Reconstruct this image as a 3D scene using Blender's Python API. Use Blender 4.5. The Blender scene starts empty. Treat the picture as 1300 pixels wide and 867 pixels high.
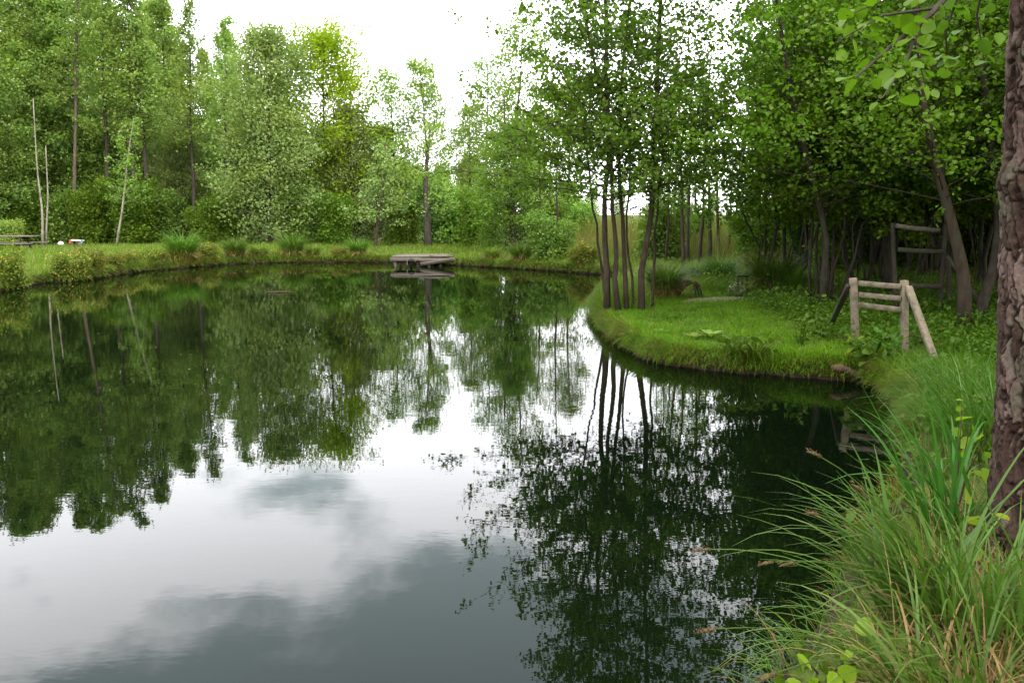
import bpy, math
import numpy as np
C = bpy.context.scene
COL = C.collection
PI = math.pi
R = math.radians

# ------------------------------------------------------------------ camera, sky, sun, exposure
F_PX, CX, CY = 1054.0, 650.0, 433.5          # photograph: 1300 x 867
PITCH = R(8.71)
CAM_H = 2.0
cam_d = bpy.data.cameras.new('camera')
cam = bpy.data.objects.new('camera', cam_d)
COL.objects.link(cam)
cam.location = (0, 0, CAM_H)
cam.rotation_euler = (PI/2 - PITCH, 0, 0)
cam_d.sensor_width = 36
cam_d.lens = F_PX/1300*36
cam_d.clip_start = 0.05
cam_d.clip_end = 4000
C.camera = cam

SUN_EL, SUN_AZ = 52, -145          # thinly veiled sun stands behind the viewer, to the right
w = bpy.data.worlds.new('World')
C.world = w
w.use_nodes = True
nt = w.node_tree
nt.nodes.clear()
def wn(t, **k):
    n = nt.nodes.new(t)
    for a, b in k.items(): setattr(n, a, b)
    return n
out = wn('ShaderNodeOutputWorld'); bg = wn('ShaderNodeBackground'); bg.inputs['Strength'].default_value = 0.1
sky = wn('ShaderNodeTexSky', sky_type='NISHITA', sun_disc=False)
sky.sun_elevation = R(SUN_EL); sky.sun_rotation = R(-SUN_AZ)
tc = wn('ShaderNodeTexCoord'); sep = wn('ShaderNodeSeparateXYZ')
nt.links.new(tc.outputs['Generated'], sep.inputs[0])
den = wn('ShaderNodeMath', operation='ADD'); den.inputs[1].default_value = 0.30
absz = wn('ShaderNodeMath', operation='ABSOLUTE'); nt.links.new(sep.outputs['Z'], absz.inputs[0]); nt.links.new(absz.outputs[0], den.inputs[0])
cmb = wn('ShaderNodeCombineXYZ')
for i in range(3): nt.links.new(den.outputs[0], cmb.inputs[i])
dv = wn('ShaderNodeVectorMath', operation='DIVIDE'); nt.links.new(tc.outputs['Generated'], dv.inputs[0]); nt.links.new(cmb.outputs[0], dv.inputs[1])
ns1 = wn('ShaderNodeTexNoise'); ns1.inputs['Scale'].default_value = 2.3; ns1.inputs['Detail'].default_value = 6; ns1.inputs['Roughness'].default_value = 0.5
mp = wn('ShaderNodeMapping'); mp.inputs['Location'].default_value = (3.1, 1.7, 0.4); nt.links.new(dv.outputs[0], mp.inputs[0]); nt.links.new(mp.outputs[0], ns1.inputs['Vector'])
# cloud cover: thin and bright near the horizon, thicker and greyer higher up
m1 = wn('ShaderNodeMath', operation='MULTIPLY_ADD'); nt.links.new(ns1.outputs['Fac'], m1.inputs[0]); m1.inputs[1].default_value = 1.0; nt.links.new(absz.outputs[0], m1.inputs[2])
mr = wn('ShaderNodeMapRange', interpolation_type='SMOOTHSTEP'); nt.links.new(m1.outputs[0], mr.inputs['Value'])
mr.inputs['From Min'].default_value = 0.87; mr.inputs['From Max'].default_value = 1.02
cr = wn('ShaderNodeMix', data_type='RGBA'); nt.links.new(mr.outputs[0], cr.inputs['Factor'])
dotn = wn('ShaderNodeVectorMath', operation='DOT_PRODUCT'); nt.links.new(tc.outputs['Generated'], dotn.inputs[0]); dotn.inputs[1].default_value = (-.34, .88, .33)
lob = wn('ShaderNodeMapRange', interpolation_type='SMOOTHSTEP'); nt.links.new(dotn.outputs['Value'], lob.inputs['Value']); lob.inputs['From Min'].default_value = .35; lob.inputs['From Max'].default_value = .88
brt = wn('ShaderNodeMix', data_type='RGBA'); nt.links.new(lob.outputs[0], brt.inputs['Factor'])   # cloud bright ahead over the far wood, dimmed elsewhere to deepen thicket shade
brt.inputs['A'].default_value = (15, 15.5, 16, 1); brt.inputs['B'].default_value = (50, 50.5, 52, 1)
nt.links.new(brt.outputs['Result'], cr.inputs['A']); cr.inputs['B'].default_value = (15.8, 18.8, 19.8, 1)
zen = wn('ShaderNodeMapRange', interpolation_type='SMOOTHSTEP'); nt.links.new(sep.outputs['Z'], zen.inputs['Value']); zen.inputs['From Min'].default_value = .56; zen.inputs['From Max'].default_value = .80
top = wn('ShaderNodeMix', data_type='RGBA'); nt.links.new(zen.outputs[0], top.inputs['Factor']); nt.links.new(cr.outputs['Result'], top.inputs['A']); top.inputs['B'].default_value = (43, 42.5, 41, 1)  # zenith brightened to light grass and treetops from above
# bright lobe added high behind the viewer, to light the fronts of the trees
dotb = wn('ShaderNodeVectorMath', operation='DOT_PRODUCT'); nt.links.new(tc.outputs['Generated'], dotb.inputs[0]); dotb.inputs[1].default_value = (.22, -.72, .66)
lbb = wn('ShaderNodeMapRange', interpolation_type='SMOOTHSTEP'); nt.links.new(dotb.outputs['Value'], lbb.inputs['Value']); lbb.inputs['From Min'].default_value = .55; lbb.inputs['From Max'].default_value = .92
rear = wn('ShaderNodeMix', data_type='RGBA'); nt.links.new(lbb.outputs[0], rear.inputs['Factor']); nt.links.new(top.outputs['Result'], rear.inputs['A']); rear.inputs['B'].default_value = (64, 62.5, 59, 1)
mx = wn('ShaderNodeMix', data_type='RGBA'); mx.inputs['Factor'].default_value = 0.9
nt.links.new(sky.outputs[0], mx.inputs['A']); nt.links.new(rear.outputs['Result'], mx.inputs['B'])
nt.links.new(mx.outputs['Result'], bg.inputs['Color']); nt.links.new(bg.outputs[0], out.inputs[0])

sd = bpy.data.lights.new('sun', 'SUN'); sd.energy = 1.5; sd.angle = R(10); sd.color = (1, .96, .88)
so = bpy.data.objects.new('sun', sd); COL.objects.link(so)
so.rotation_euler = (R(90-SUN_EL), 0, R(SUN_AZ+180))
so.location = (0, 0, 30)

vs = C.view_settings
vs.view_transform = 'Standard'; vs.look = 'None'; vs.gamma = 1; vs.use_curve_mapping = False
vs.exposure = 0.3
C.display_settings.display_device = 'sRGB'
cy = C.cycles
cy.max_bounces = 8; cy.diffuse_bounces = 3; cy.glossy_bounces = 3; cy.transmission_bounces = 4; cy.transparent_max_bounces = 4
cy.caustics_reflective = False; cy.caustics_refractive = False
cy.use_denoising = True

# ------------------------------------------------------------------ geometry helpers
S_, C_ = math.sin(PITCH), math.cos(PITCH)
def on_plane(px, py, z=0.0):
    """world point at height z seen at photograph pixel (px, py)"""
    a = (px-CX)/F_PX; b = (CY-py)/F_PX
    d = np.array([a, C_ + b*S_, -S_ + b*C_])
    t = (z-CAM_H)/d[2]
    return np.array([d[0]*t, d[1]*t, z])
def at_depth(px, py, Y):
    k = (CY-py)/F_PX
    dz = Y*(k*C_-S_)/(C_+k*S_)
    dep = Y*C_-dz*S_
    return np.array([(px-CX)/F_PX*dep, Y, CAM_H+dz])

def sstep(a, b, x):
    t = np.clip((x-a)/(b-a), 0, 1); return t*t*(3-2*t)

_pr = np.random.default_rng(5)
_W = [( _pr.normal(0, 1, 2), _pr.uniform(0, 6.28)) for _ in range(14)]
def wob(x, y, s=1.0):
    v = 0
    for k, (wv, ph) in enumerate(_W):
        v = v + np.sin((x*wv[0]+y*wv[1])*s*(0.5+.18*k)+ph)
    return v/len(_W)*1.6

def fast_mesh(name, V, F, mats=(), smooth=False, matidx=None):
    """V (n,3); F one (m,k) array or a list of such arrays"""
    if not isinstance(F, list): F = [F]
    F = [np.asarray(f, dtype=np.int32) for f in F if len(f)]
    V = np.asarray(V, dtype=np.float32)
    m = bpy.data.meshes.new(name)
    nl = sum(f.size for f in F); npoly = sum(len(f) for f in F)
    m.vertices.add(len(V)); m.vertices.foreach_set('co', V.ravel())
    m.loops.add(nl); m.polygons.add(npoly)
    m.loops.foreach_set('vertex_index', np.concatenate([f.ravel() for f in F]))
    tot = np.concatenate([np.full(len(f), f.shape[1], np.int32) for f in F])
    st = np.concatenate([[0], np.cumsum(tot)[:-1]]).astype(np.int32)
    m.polygons.foreach_set('loop_start', st); m.polygons.foreach_set('loop_total', tot)
    if smooth: m.polygons.foreach_set('use_smooth', np.ones(npoly, bool))
    for mt in mats: m.materials.append(mt)
    if matidx is not None: m.polygons.foreach_set('material_index', np.asarray(matidx, np.int32))
    m.update(calc_edges=True)
    return m

class MB:
    """collects shapes into one mesh"""
    def __init__(s): s.V = []; s.Q = []; s.T = []; s.n = 0
    def add(s, V, Q=None, T=None):
        V = np.asarray(V, float)
        if Q is not None and len(Q): s.Q.append(np.asarray(Q)+s.n)
        if T is not None and len(T): s.T.append(np.asarray(T)+s.n)
        s.V.append(V); s.n += len(V)
    def tube(s, P, rad, k=8, cap=True):
        P = np.asarray(P, float); n = len(P)
        rad = np.broadcast_to(np.asarray(rad, float), (n,))
        T = np.gradient(P, axis=0); T /= np.linalg.norm(T, axis=1)[:, None]+1e-9
        a = np.array([1., 0, 0]) if abs(T[0][0]) < .8 else np.array([0, 1., 0])
        U = np.cross(T, a); U /= np.linalg.norm(U, axis=1)[:, None]+1e-9
        W = np.cross(T, U)
        th = np.arange(k)*2*PI/k
        V = P[:, None, :]+rad[:, None, None]*(np.cos(th)[None, :, None]*U[:, None, :]+np.sin(th)[None, :, None]*W[:, None, :])
        i = np.arange(n-1)[:, None]*k; j = np.arange(k)[None, :]; j2 = (j+1) % k
        Q = np.stack([i+j, i+j2, i+k+j2, i+k+j], -1).reshape(-1, 4)
        V = V.reshape(-1, 3); Tr = []
        if cap:
            V = np.vstack([V, P[:1], P[-1:]]); c0 = n*k; c1 = c0+1
            jj = np.arange(k); jn = (jj+1) % k
            Tr = np.vstack([np.stack([np.full(k, c0), jn, jj], -1), np.stack([np.full(k, c1), (n-1)*k+jj, (n-1)*k+jn], -1)])
        s.add(V, Q, Tr)
    def bar(s, a, b, wd, th, up=(0, 0, 1), bev=.12, jit=0.0, rng=None):
        """squared timber from a to b, its edges chamfered"""
        a = np.asarray(a, float); b = np.asarray(b, float); d = b-a; L = np.linalg.norm(d); d /= L
        up = np.asarray(up, float); sdv = np.cross(d, up)
        if np.linalg.norm(sdv) < 1e-4: sdv = np.cross(d, [0, 1, 0])
        sdv /= np.linalg.norm(sdv); u = np.cross(sdv, d)
        hw, ht = wd/2, th/2; c = min(hw, ht)*bev*2
        prof = [(-hw+c, -ht), (hw-c, -ht), (hw, -ht+c), (hw, ht-c), (hw-c, ht), (-hw+c, ht), (-hw, ht-c), (-hw, -ht+c)]
        ss = [0, c*.6, *np.linspace(c*.6, L-c*.6, 6)[1:-1], L-c*.6, L]
        V = []
        for q, t in enumerate(ss):
            k = 1-(c*.8/min(hw, ht) if q in (0, len(ss)-1) else 0)
            o = rng.normal(0, jit, 2) if rng is not None else (0, 0)
            for (x, y) in prof: V.append(a+d*t+sdv*(x*k+o[0])+u*(y*k+o[1]))
        n = len(ss); Q = []
        for i in range(n-1):
            for j in range(8):
                j2 = (j+1) % 8; Q.append((i*8+j, i*8+j2, i*8+8+j2, i*8+8+j))
        V.append(a); V.append(b); T = []
        for j in range(8):
            j2 = (j+1) % 8; T.append((n*8, j2, j)); T.append((n*8+1, (n-1)*8+j, (n-1)*8+j2))
        s.add(V, Q, T)
    def mesh(s, name, mat, smooth=False):
        F = []
        if s.Q: F.append(np.vstack(s.Q))
        if s.T: F.append(np.vstack(s.T))
        if getattr(s, 'H', None): F.append(np.vstack(s.H))
        return fast_mesh(name, np.vstack(s.V), F, [mat] if mat else [], smooth)

def link(name, mesh, parent=None, loc=None):
    o = bpy.data.objects.new(name, mesh); COL.objects.link(o)
    if parent is not None: o.parent = parent
    if loc is not None: o.location = loc
    return o
def tag(o, label=None, cat=None, group=None, kind=None):
    if label: o['label'] = label
    if cat: o['category'] = cat
    if group: o['group'] = group
    if kind: o['kind'] = kind
    return o
def thing(name, label, cat, loc=(0, 0, 0), rz=0, group=None, scale=1.0):
    o = bpy.data.objects.new(name, None); COL.objects.link(o)
    o.empty_display_size = .2
    o.location = loc; o.rotation_euler = (0, 0, rz); o.scale = (scale,)*3
    return tag(o, label, cat, group)

# ------------------------------------------------------------------ materials
def mat_base(name):
    m = bpy.data.materials.new(name); m.use_nodes = True
    n = m.node_tree; n.nodes.clear()
    o = n.nodes.new('ShaderNodeOutputMaterial')
    return m, n, o
def mixc(n, fac, a, b):
    x = n.nodes.new('ShaderNodeMix'); x.data_type = 'RGBA'
    n.links.new(fac, x.inputs['Factor'])
    for key, v in (('A', a), ('B', b)):
        if isinstance(v, tuple): x.inputs[key].default_value = (*v, 1)
        else: n.links.new(v, x.inputs[key])
    return x.outputs['Result']
def noise(n, vec, scale, detail=4, rough=.55):
    t = n.nodes.new('ShaderNodeTexNoise'); t.inputs['Scale'].default_value = scale
    t.inputs['Detail'].default_value = detail; t.inputs['Roughness'].default_value = rough
    if vec is not None: n.links.new(vec, t.inputs['Vector'])
    return t.outputs['Fac']
def remap(n, v, a, b, c=0, d=1):
    r = n.nodes.new('ShaderNodeMapRange'); n.links.new(v, r.inputs['Value'])
    for k, x in zip(('From Min', 'From Max', 'To Min', 'To Max'), (a, b, c, d)): r.inputs[k].default_value = x
    return r.outputs[0]
def coords(n, kind='Object', scale=(1, 1, 1)):
    t = n.nodes.new('ShaderNodeTexCoord'); m = n.nodes.new('ShaderNodeMapping'); m.inputs['Scale'].default_value = scale
    n.links.new(t.outputs[kind], m.inputs[0]); return m.outputs[0]

def leaf_mat(name, c1, c2, tr=.35, rough=.42, spec=.35, odd=None):
    """leaf or blade: diffuse + gloss + light coming through; every leaf its own tint"""
    m, n, o = mat_base(name)
    g = n.nodes.new('ShaderNodeNewGeometry'); oi = n.nodes.new('ShaderNodeObjectInfo')
    col = mixc(n, g.outputs['Random Per Island'], c1, c2)
    nz = remap(n, noise(n, coords(n, 'Object'), .55, 3), .35, .68)
    col = mixc(n, nz, col, tuple(min(1, .5*(a+b)*k) for a, b, k in zip(c1, c2, (1.18, 1.05, .7))))
    if odd:
        mt = n.nodes.new('ShaderNodeMath'); mt.operation = 'GREATER_THAN'
        fr = n.nodes.new('ShaderNodeMath'); fr.operation = 'FRACT'; mu = n.nodes.new('ShaderNodeMath'); mu.operation = 'MULTIPLY'
        mu.inputs[1].default_value = 37.7; n.links.new(g.outputs['Random Per Island'], mu.inputs[0]); n.links.new(mu.outputs[0], fr.inputs[0])
        n.links.new(fr.outputs[0], mt.inputs[0]); mt.inputs[1].default_value = 1-odd[1]
        col = mixc(n, mt.outputs[0], col, odd[0])
    hs = n.nodes.new('ShaderNodeHueSaturation'); n.links.new(col, hs.inputs['Color'])
    n.links.new(remap(n, oi.outputs['Random'], 0, 1, .485, .515), hs.inputs['Hue'])
    n.links.new(remap(n, oi.outputs['Random'], 0, 1, .82, 1.18), hs.inputs['Value'])
    p = n.nodes.new('ShaderNodeBsdfPrincipled'); n.links.new(hs.outputs[0], p.inputs['Base Color'])
    p.inputs['Roughness'].default_value = rough; p.inputs['Specular IOR Level'].default_value = spec
    t = n.nodes.new('ShaderNodeBsdfTranslucent')
    gm = n.nodes.new('ShaderNodeMix'); gm.data_type = 'RGBA'; gm.blend_type = 'MULTIPLY'; gm.inputs['Factor'].default_value = 1
    n.links.new(hs.outputs[0], gm.inputs['A']); gm.inputs['B'].default_value = (1.2, 1.5, .65, 1)
    n.links.new(gm.outputs['Result'], t.inputs['Color'])
    s = n.nodes.new('ShaderNodeMixShader'); s.inputs[0].default_value = tr
    n.links.new(p.outputs[0], s.inputs[1]); n.links.new(t.outputs[0], s.inputs[2]); n.links.new(s.outputs[0], o.inputs[0])
    return m

def rough_mat(name, c1, c2, scale=8, stretch=(1, 1, 1), bump=.4, rough=.85, dist=.02, c3=None, spec=.2, bscale=None):
    m, n, o = mat_base(name)
    v = coords(n, 'Object', stretch)
    f = noise(n, v, scale, 6, .6)
    col = mixc(n, remap(n, f, .32, .68), c1, c2)
    if c3:
        f3 = noise(n, coords(n, 'Object'), scale*.35, 3)
        col = mixc(n, remap(n, f3, .52, .66), col, c3)
    p = n.nodes.new('ShaderNodeBsdfPrincipled'); n.links.new(col, p.inputs['Base Color'])
    p.inputs['Roughness'].default_value = rough; p.inputs['Specular IOR Level'].default_value = spec
    b = n.nodes.new('ShaderNodeBump'); b.inputs['Strength'].default_value = bump; b.inputs['Distance'].default_value = dist
    n.links.new(noise(n, v, bscale or scale*1.7, 5, .65), b.inputs['Height']); n.links.new(b.outputs[0], p.inputs['Normal'])
    n.links.new(p.outputs[0], o.inputs[0])
    return m

M = {}
M['alder_leaf'] = leaf_mat('alder_leaf', (.066, .13, .013), (.105, .175, .02), .46, .5, .2)
M['hazel_leaf'] = leaf_mat('hazel_leaf', (0.0680, 0.1400, 0.0096), (0.1120, 0.1960, 0.0160), .40, .5, .22)
M['wood_leaf'] = leaf_mat('wood_leaf', (.098, .18, .036), (.15, .238, .055), .38, .6, .15)
M['tall_leaf'] = leaf_mat('tall_leaf', (.122, .195, .048), (.182, .25, .075), .40, .6, .15)
M['willow_leaf'] = leaf_mat('willow_leaf', (.13, .20, .065), (.19, .255, .098), .34, .6, .15)
M['lime_leaf'] = leaf_mat('lime_leaf', (0.1650, 0.2775, 0.0075), (0.2250, 0.3375, 0.0135), .42, .6, .15)
M['birch_leaf'] = leaf_mat('birch_leaf', (0.1360, 0.2080, 0.0440), (0.1920, 0.2560, 0.0680), .36, .6, .15)
M['shrub_leaf'] = leaf_mat('shrub_leaf', (0.0638, 0.1275, 0.0120), (0.1050, 0.1762, 0.0188), .36, .55, .18)
M['herb_leaf'] = leaf_mat('herb_leaf', (0.0423, 0.0975, 0.0078), (0.0748, 0.1365, 0.0130), .35, .5, .2)
M['flower_shrub'] = leaf_mat('flower_shrub', (.06, .11, .015), (.12, .15, .025), .33, .6, .15, odd=((.34, .20, .05), .12))
M['yellow_leaf'] = leaf_mat('yellow_leaf', (0.1500, 0.2325, 0.0150), (0.2100, 0.2850, 0.0263), .42, .5, .2)
M['lawn'] = leaf_mat('lawn', (.072, .165, .0055), (.118, .225, .009), .34, .6, .12, odd=((.26, .22, .05), .06))
M['meadow'] = leaf_mat('meadow', (.078, .145, .016), (.12, .185, .028), .33, .6, .12, odd=((.24, .20, .09), .10))
M['sedge'] = leaf_mat('sedge', (0.0450, 0.1013, 0.0090), (0.0863, 0.1500, 0.0210), .33, .5, .25)
M['sedge_near'] = leaf_mat('sedge_near', (0.0403, 0.0978, 0.0115), (0.1035, 0.1840, 0.0345), .33, .45, .3)
M['iris'] = leaf_mat('iris', (0.0400, 0.1100, 0.0160), (0.0650, 0.1500, 0.0250), .36, .45, .35)
M['straw'] = leaf_mat('straw', (0.1870, 0.1318, 0.0638), (0.3060, 0.2295, 0.1190), .25, .8, .1)
M['fringe'] = leaf_mat('fringe', (0.0700, 0.0525, 0.0210), (0.1540, 0.1050, 0.0385), .2, .8, .1, odd=((.09, .16, .015), .5))
M['reed'] = leaf_mat('reed', (0.1890, 0.1540, 0.0700), (0.1330, 0.1505, 0.0420), .28, .75, .1)
M['bark'] = rough_mat('bark', (.022, .017, .013), (.060, .047, .036), 14, (1, 1, .25), .7, .9, .02, (.05, .052, .034))
M['bark_warm'] = rough_mat('bark_warm', (.030, .021, .014), (.068, .048, .033), 14, (1, 1, .3), .7, .9, .02, (.05, .047, .034))
M['bark_pine'] = rough_mat('bark_pine', (.07, .052, .042), (.135, .10, .08), 9, (1, 1, .3), .8, .9, .03)
M['bark_pale'] = rough_mat('bark_pale', (.15, .135, .105), (.26, .235, .19), 9, (1, 1, .7), .3, .8, .01, (.12, .10, .075))
M['bark_near'] = rough_mat('bark_near', (.030, .016, .012), (.070, .042, .034), 22, (1, 1, .35), 1.0, .9, .02, None, .15, 55)
def plate_tint(m):
    n = m.node_tree; p = [q for q in n.nodes if q.type == 'BSDF_PRINCIPLED'][0]; src = p.inputs['Base Color'].links[0].from_socket
    a = n.nodes.new('ShaderNodeAttribute'); a.attribute_name = 'plate'
    pl = mixc(n, remap(n, noise(n, coords(n, 'Object', (1, 1, .5)), 7, 4), .5, .62), (.17, .115, .10), (.125, .12, .085))
    c = mixc(n, remap(n, a.outputs['Fac'], .1, 1), src, pl); n.links.new(c, p.inputs['Base Color'])
plate_tint(M['bark_near'])
M['timber'] = rough_mat('timber', (.125, .10, .07), (.225, .185, .135), 26, (1, 1, 1), .2, .85, .003, (.10, .085, .062))
M['timber_grey'] = rough_mat('timber_grey', (.065, .054, .045), (.15, .128, .108), 6, (4, 4, 4), .35, .8, .008)
M['timber_dark'] = rough_mat('timber_dark', (.024, .019, .015), (.055, .045, .035), 6, (4, 4, 4), .35, .85, .008, (.045, .055, .028))
M['stem_dark'] = rough_mat('stem_dark', (.03, .025, .02), (.06, .05, .038), 10, (1, 1, 1), .3, .8, .005)
M['rot_wood'] = rough_mat('rot_wood', (.04, .026, .016), (.10, .066, .042), 7, (1, 1, 1), .8, .9, .02)
M['stone'] = rough_mat('stone', (.20, .16, .13), (.34, .29, .25), 9, (1, 1, 1), .6, .85, .02)
M['stone_pale'] = rough_mat('stone_pale', (.5, .48, .45), (.68, .66, .62), 9, (1, 1, 1), .4, .8, .01)
M['white'] = rough_mat('white', (.55, .54, .51), (.64, .63, .60), 20, (1, 1, 1), .1, .5, .002)
M['red'] = rough_mat('red', (.28, .06, .04), (.34, .08, .05), 20, (1, 1, 1), .1, .6, .002)
M['teal'] = rough_mat('teal', (.08, .18, .19), (.12, .22, .23), 20, (1, 1, 1), .1, .6, .002)
M['sand'] = rough_mat('sand', (.16, .12, .09), (.26, .20, .16), 12, (1, 1, 1), .5, .95, .01, (.16, .13, .08))
M['seed'] = rough_mat('seed', (.05, .033, .013), (.12, .08, .033), 160, (1, 1, 1), .8, .8, .004)

def ground_mat():
    m, n, o = mat_base('ground')
    v = coords(n, 'Object')
    a = noise(n, v, 1.3, 5); b = noise(n, v, 9, 5)
    col = mixc(n, remap(n, a, .35, .65), (.05, .085, .012), (.085, .12, .02))
    col = mixc(n, remap(n, b, .5, .7), col, (.05, .036, .02))
    g = n.nodes.new('ShaderNodeNewGeometry'); sx = n.nodes.new('ShaderNodeSeparateXYZ'); n.links.new(g.outputs['True Normal'], sx.inputs[0])
    shaded_soil = mixc(n, remap(n, b, .35, .65), (.012, .009, .006), (.042, .029, .018))  # bank-cut soil, its colour darkened to stand for shade in the undercut
    col = mixc(n, remap(n, sx.outputs['Z'], .82, .95), shaded_soil, col)
    p = n.nodes.new('ShaderNodeBsdfPrincipled'); n.links.new(col, p.inputs['Base Color']); p.inputs['Roughness'].default_value = .95
    p.inputs['Specular IOR Level'].default_value = .15
    bm = n.nodes.new('ShaderNodeBump'); bm.inputs['Strength'].default_value = .7; bm.inputs['Distance'].default_value = .05
    n.links.new(noise(n, v, 14, 6, .65), bm.inputs['Height']); n.links.new(bm.outputs[0], p.inputs['Normal'])
    n.links.new(p.outputs[0], o.inputs[0]); return m
M['ground'] = ground_mat()

def water_mat():
    m, n, o = mat_base('pond_water')
    v = coords(n, 'Object')
    p = n.nodes.new('ShaderNodeBsdfPrincipled')
    p.inputs['Base Color'].default_value = (.0012, .0030, .0012, 1); p.inputs['Roughness'].default_value = .0
    p.inputs['IOR'].default_value = 1.333
    # light air draws slow low ripples over the pond, in patches
    big = remap(n, noise(n, v, .16, 2), .38, .66, .25, 1.0)
    r1 = noise(n, coords(n, 'Object', (1, 1.8, 1)), 2.6, 3, .5)
    r2 = noise(n, coords(n, 'Object', (1, 2.2, 1)), 9.0, 2, .5)
    ad = n.nodes.new('ShaderNodeMath'); ad.operation = 'MULTIPLY_ADD'; n.links.new(r2, ad.inputs[0]); ad.inputs[1].default_value = .16; n.links.new(r1, ad.inputs[2])
    mu = n.nodes.new('ShaderNodeMath'); mu.operation = 'MULTIPLY'; n.links.new(ad.outputs[0], mu.inputs[0]); n.links.new(big, mu.inputs[1])
    bm = n.nodes.new('ShaderNodeBump'); bm.inputs['Strength'].default_value = 1.0; bm.inputs['Distance'].default_value = .0011
    n.links.new(mu.outputs[0], bm.inputs['Height']); n.links.new(bm.outputs[0], p.inputs['Normal'])
    n.links.new(p.outputs[0], o.inputs[0]); return m
M['water'] = water_mat()

# ------------------------------------------------------------------ the pond outline and the ground sheet
shore_px = [(-60, 374), (20, 368), (40, 361), (70, 358), (100, 358), (130, 352), (160, 347), (195, 343), (230, 341), (280, 336), (330, 334), (400, 333),
            (480, 333), (540, 335), (600, 338), (650, 341), (700, 344), (750, 348), (800, 350), (818, 356), (795, 365), (764, 378), (752, 390), (758, 408), (780, 432), (810, 452), (850, 463), (900, 468),
            (960, 475), (1040, 480), (1095, 485), (1135, 505), (1158, 532), (1158, 575), (1140, 640), (1105, 715), (1045, 790), (985, 867)]
shore = [tuple(on_plane(x, y)[:2]) for x, y in shore_px]
shore += [(.85, 2.3), (.55, 1.35), (-.3, .75), (-2.5, .3), (-6, -1), (-12, -3), (-19, 1), (-21, 9), (-17, 16)]
POLY = np.array(shore)
# soften the outline with one corner-cutting pass
POLY = np.stack([POLY*.75+np.roll(POLY, -1, 0)*.25, POLY*.25+np.roll(POLY, -1, 0)*.75], 1).reshape(-1, 2)
def sdf(x, y):
    """metres from the shore: positive on land, negative in the pond"""
    x = np.asarray(x, float); y = np.asarray(y, float); sh = x.shape
    x = x.ravel(); y = y.ravel()
    d2 = np.full(x.shape, 1e9); ins = np.zeros(x.shape, bool)
    A = POLY; B = np.roll(POLY, -1, 0)
    for (ax, ay), (bx, by) in zip(A, B):
        ex, ey = bx-ax, by-ay
        t = np.clip(((x-ax)*ex+(y-ay)*ey)/(ex*ex+ey*ey+1e-12), 0, 1)
        d2 = np.minimum(d2, (x-ax-t*ex)**2+(y-ay-t*ey)**2)
        c = ((ay > y) != (by > y)) & (x < (bx-ax)*(y-ay)/(by-ay+1e-12)+ax)
        ins ^= c
    d = np.sqrt(d2); d[ins] *= -1
    return d.reshape(sh)
def ground_h(x, y):
    x = np.asarray(x, float); y = np.asarray(y, float)
    d = sdf(x, y)+.11*wob(x, y, 2.6)+.05*wob(y, x, 7.3)
    top = .21+.035*wob(x, y, .6)+.02*wob(x, y, 2.7)+.12*sstep(.3, 4, d)+.15*sstep(1.2, 2.6, x)*sstep(9, 4, y)
    h = np.where(d > 0, .05+(top-.05)*sstep(-.02, .11, d), .05-.9*sstep(0, 1.4, -d)-.25*sstep(0, .12, -d))
    far = np.hypot(x, y)
    return h+.25*wob(x, y, .05)*sstep(60, 160, far)

def build_ground():
    xs = np.concatenate([[-900, -500, -280, -160, -100, -70], np.arange(-50, -22, 1.2), np.arange(-22, 0, .4), np.arange(0, 9.5, .1), np.arange(9.5, 24, .5), np.arange(24, 50, 1.5), [55, 70, 100, 160, 280, 500, 900]])
    ys = np.concatenate([[-300, -120, -60, -30, -15], np.arange(-8, 1, .4), np.arange(1, 18, .11), np.arange(18, 38, .22), np.arange(38, 70, 1), [75, 85, 100, 130, 180, 260, 400, 700, 1400]])
    X, Y = np.meshgrid(xs, ys)
    Z = ground_h(X, Y)
    V = np.stack([X, Y, Z], -1).reshape(-1, 3); nx, ny = len(xs), len(ys)
    i = np.arange(ny-1)[:, None]*nx+np.arange(nx-1)[None, :]
    Q = np.stack([i, i+1, i+nx+1, i+nx], -1).reshape(-1, 4)
    tag(link('ground', fast_mesh('ground', V, Q, [M['ground']], True)), kind='structure')
build_ground()
wm = fast_mesh('pond_water', [(-30, -6, 0), (12, -6, 0), (12, 40, 0), (-30, 40, 0)], np.array([[0, 1, 2, 3]]), [M['water']])
tag(link('pond_water', wm), kind='structure')
def gz(x, y): return float(ground_h(np.array([x]), np.array([y]))[0])
def spot(px, Y):
    """ground point at distance Y seen in column px"""
    p = at_depth(px, 300, Y); return (p[0], Y, gz(p[0], Y))
def ground_px(px, py):
    """ground point on the bank seen at pixel (px, py)"""
    z = .35
    for _ in range(4):
        p = on_plane(px, py, z); z = gz(p[0], p[1])
    return np.array([p[0], p[1], z])

def shore_pt(px, off=.3):
    """ground point on column px, off metres behind the far shore"""
    Y = np.arange(6, 42, .04)
    x = np.array([at_depth(px, 340, y)[0] for y in Y]); d = sdf(x, Y); i = np.where(d < 0)[0][-1]
    while d[i] < off and i < len(Y)-1: i += 1
    return np.array([x[i], Y[i], gz(x[i], Y[i])])
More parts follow.
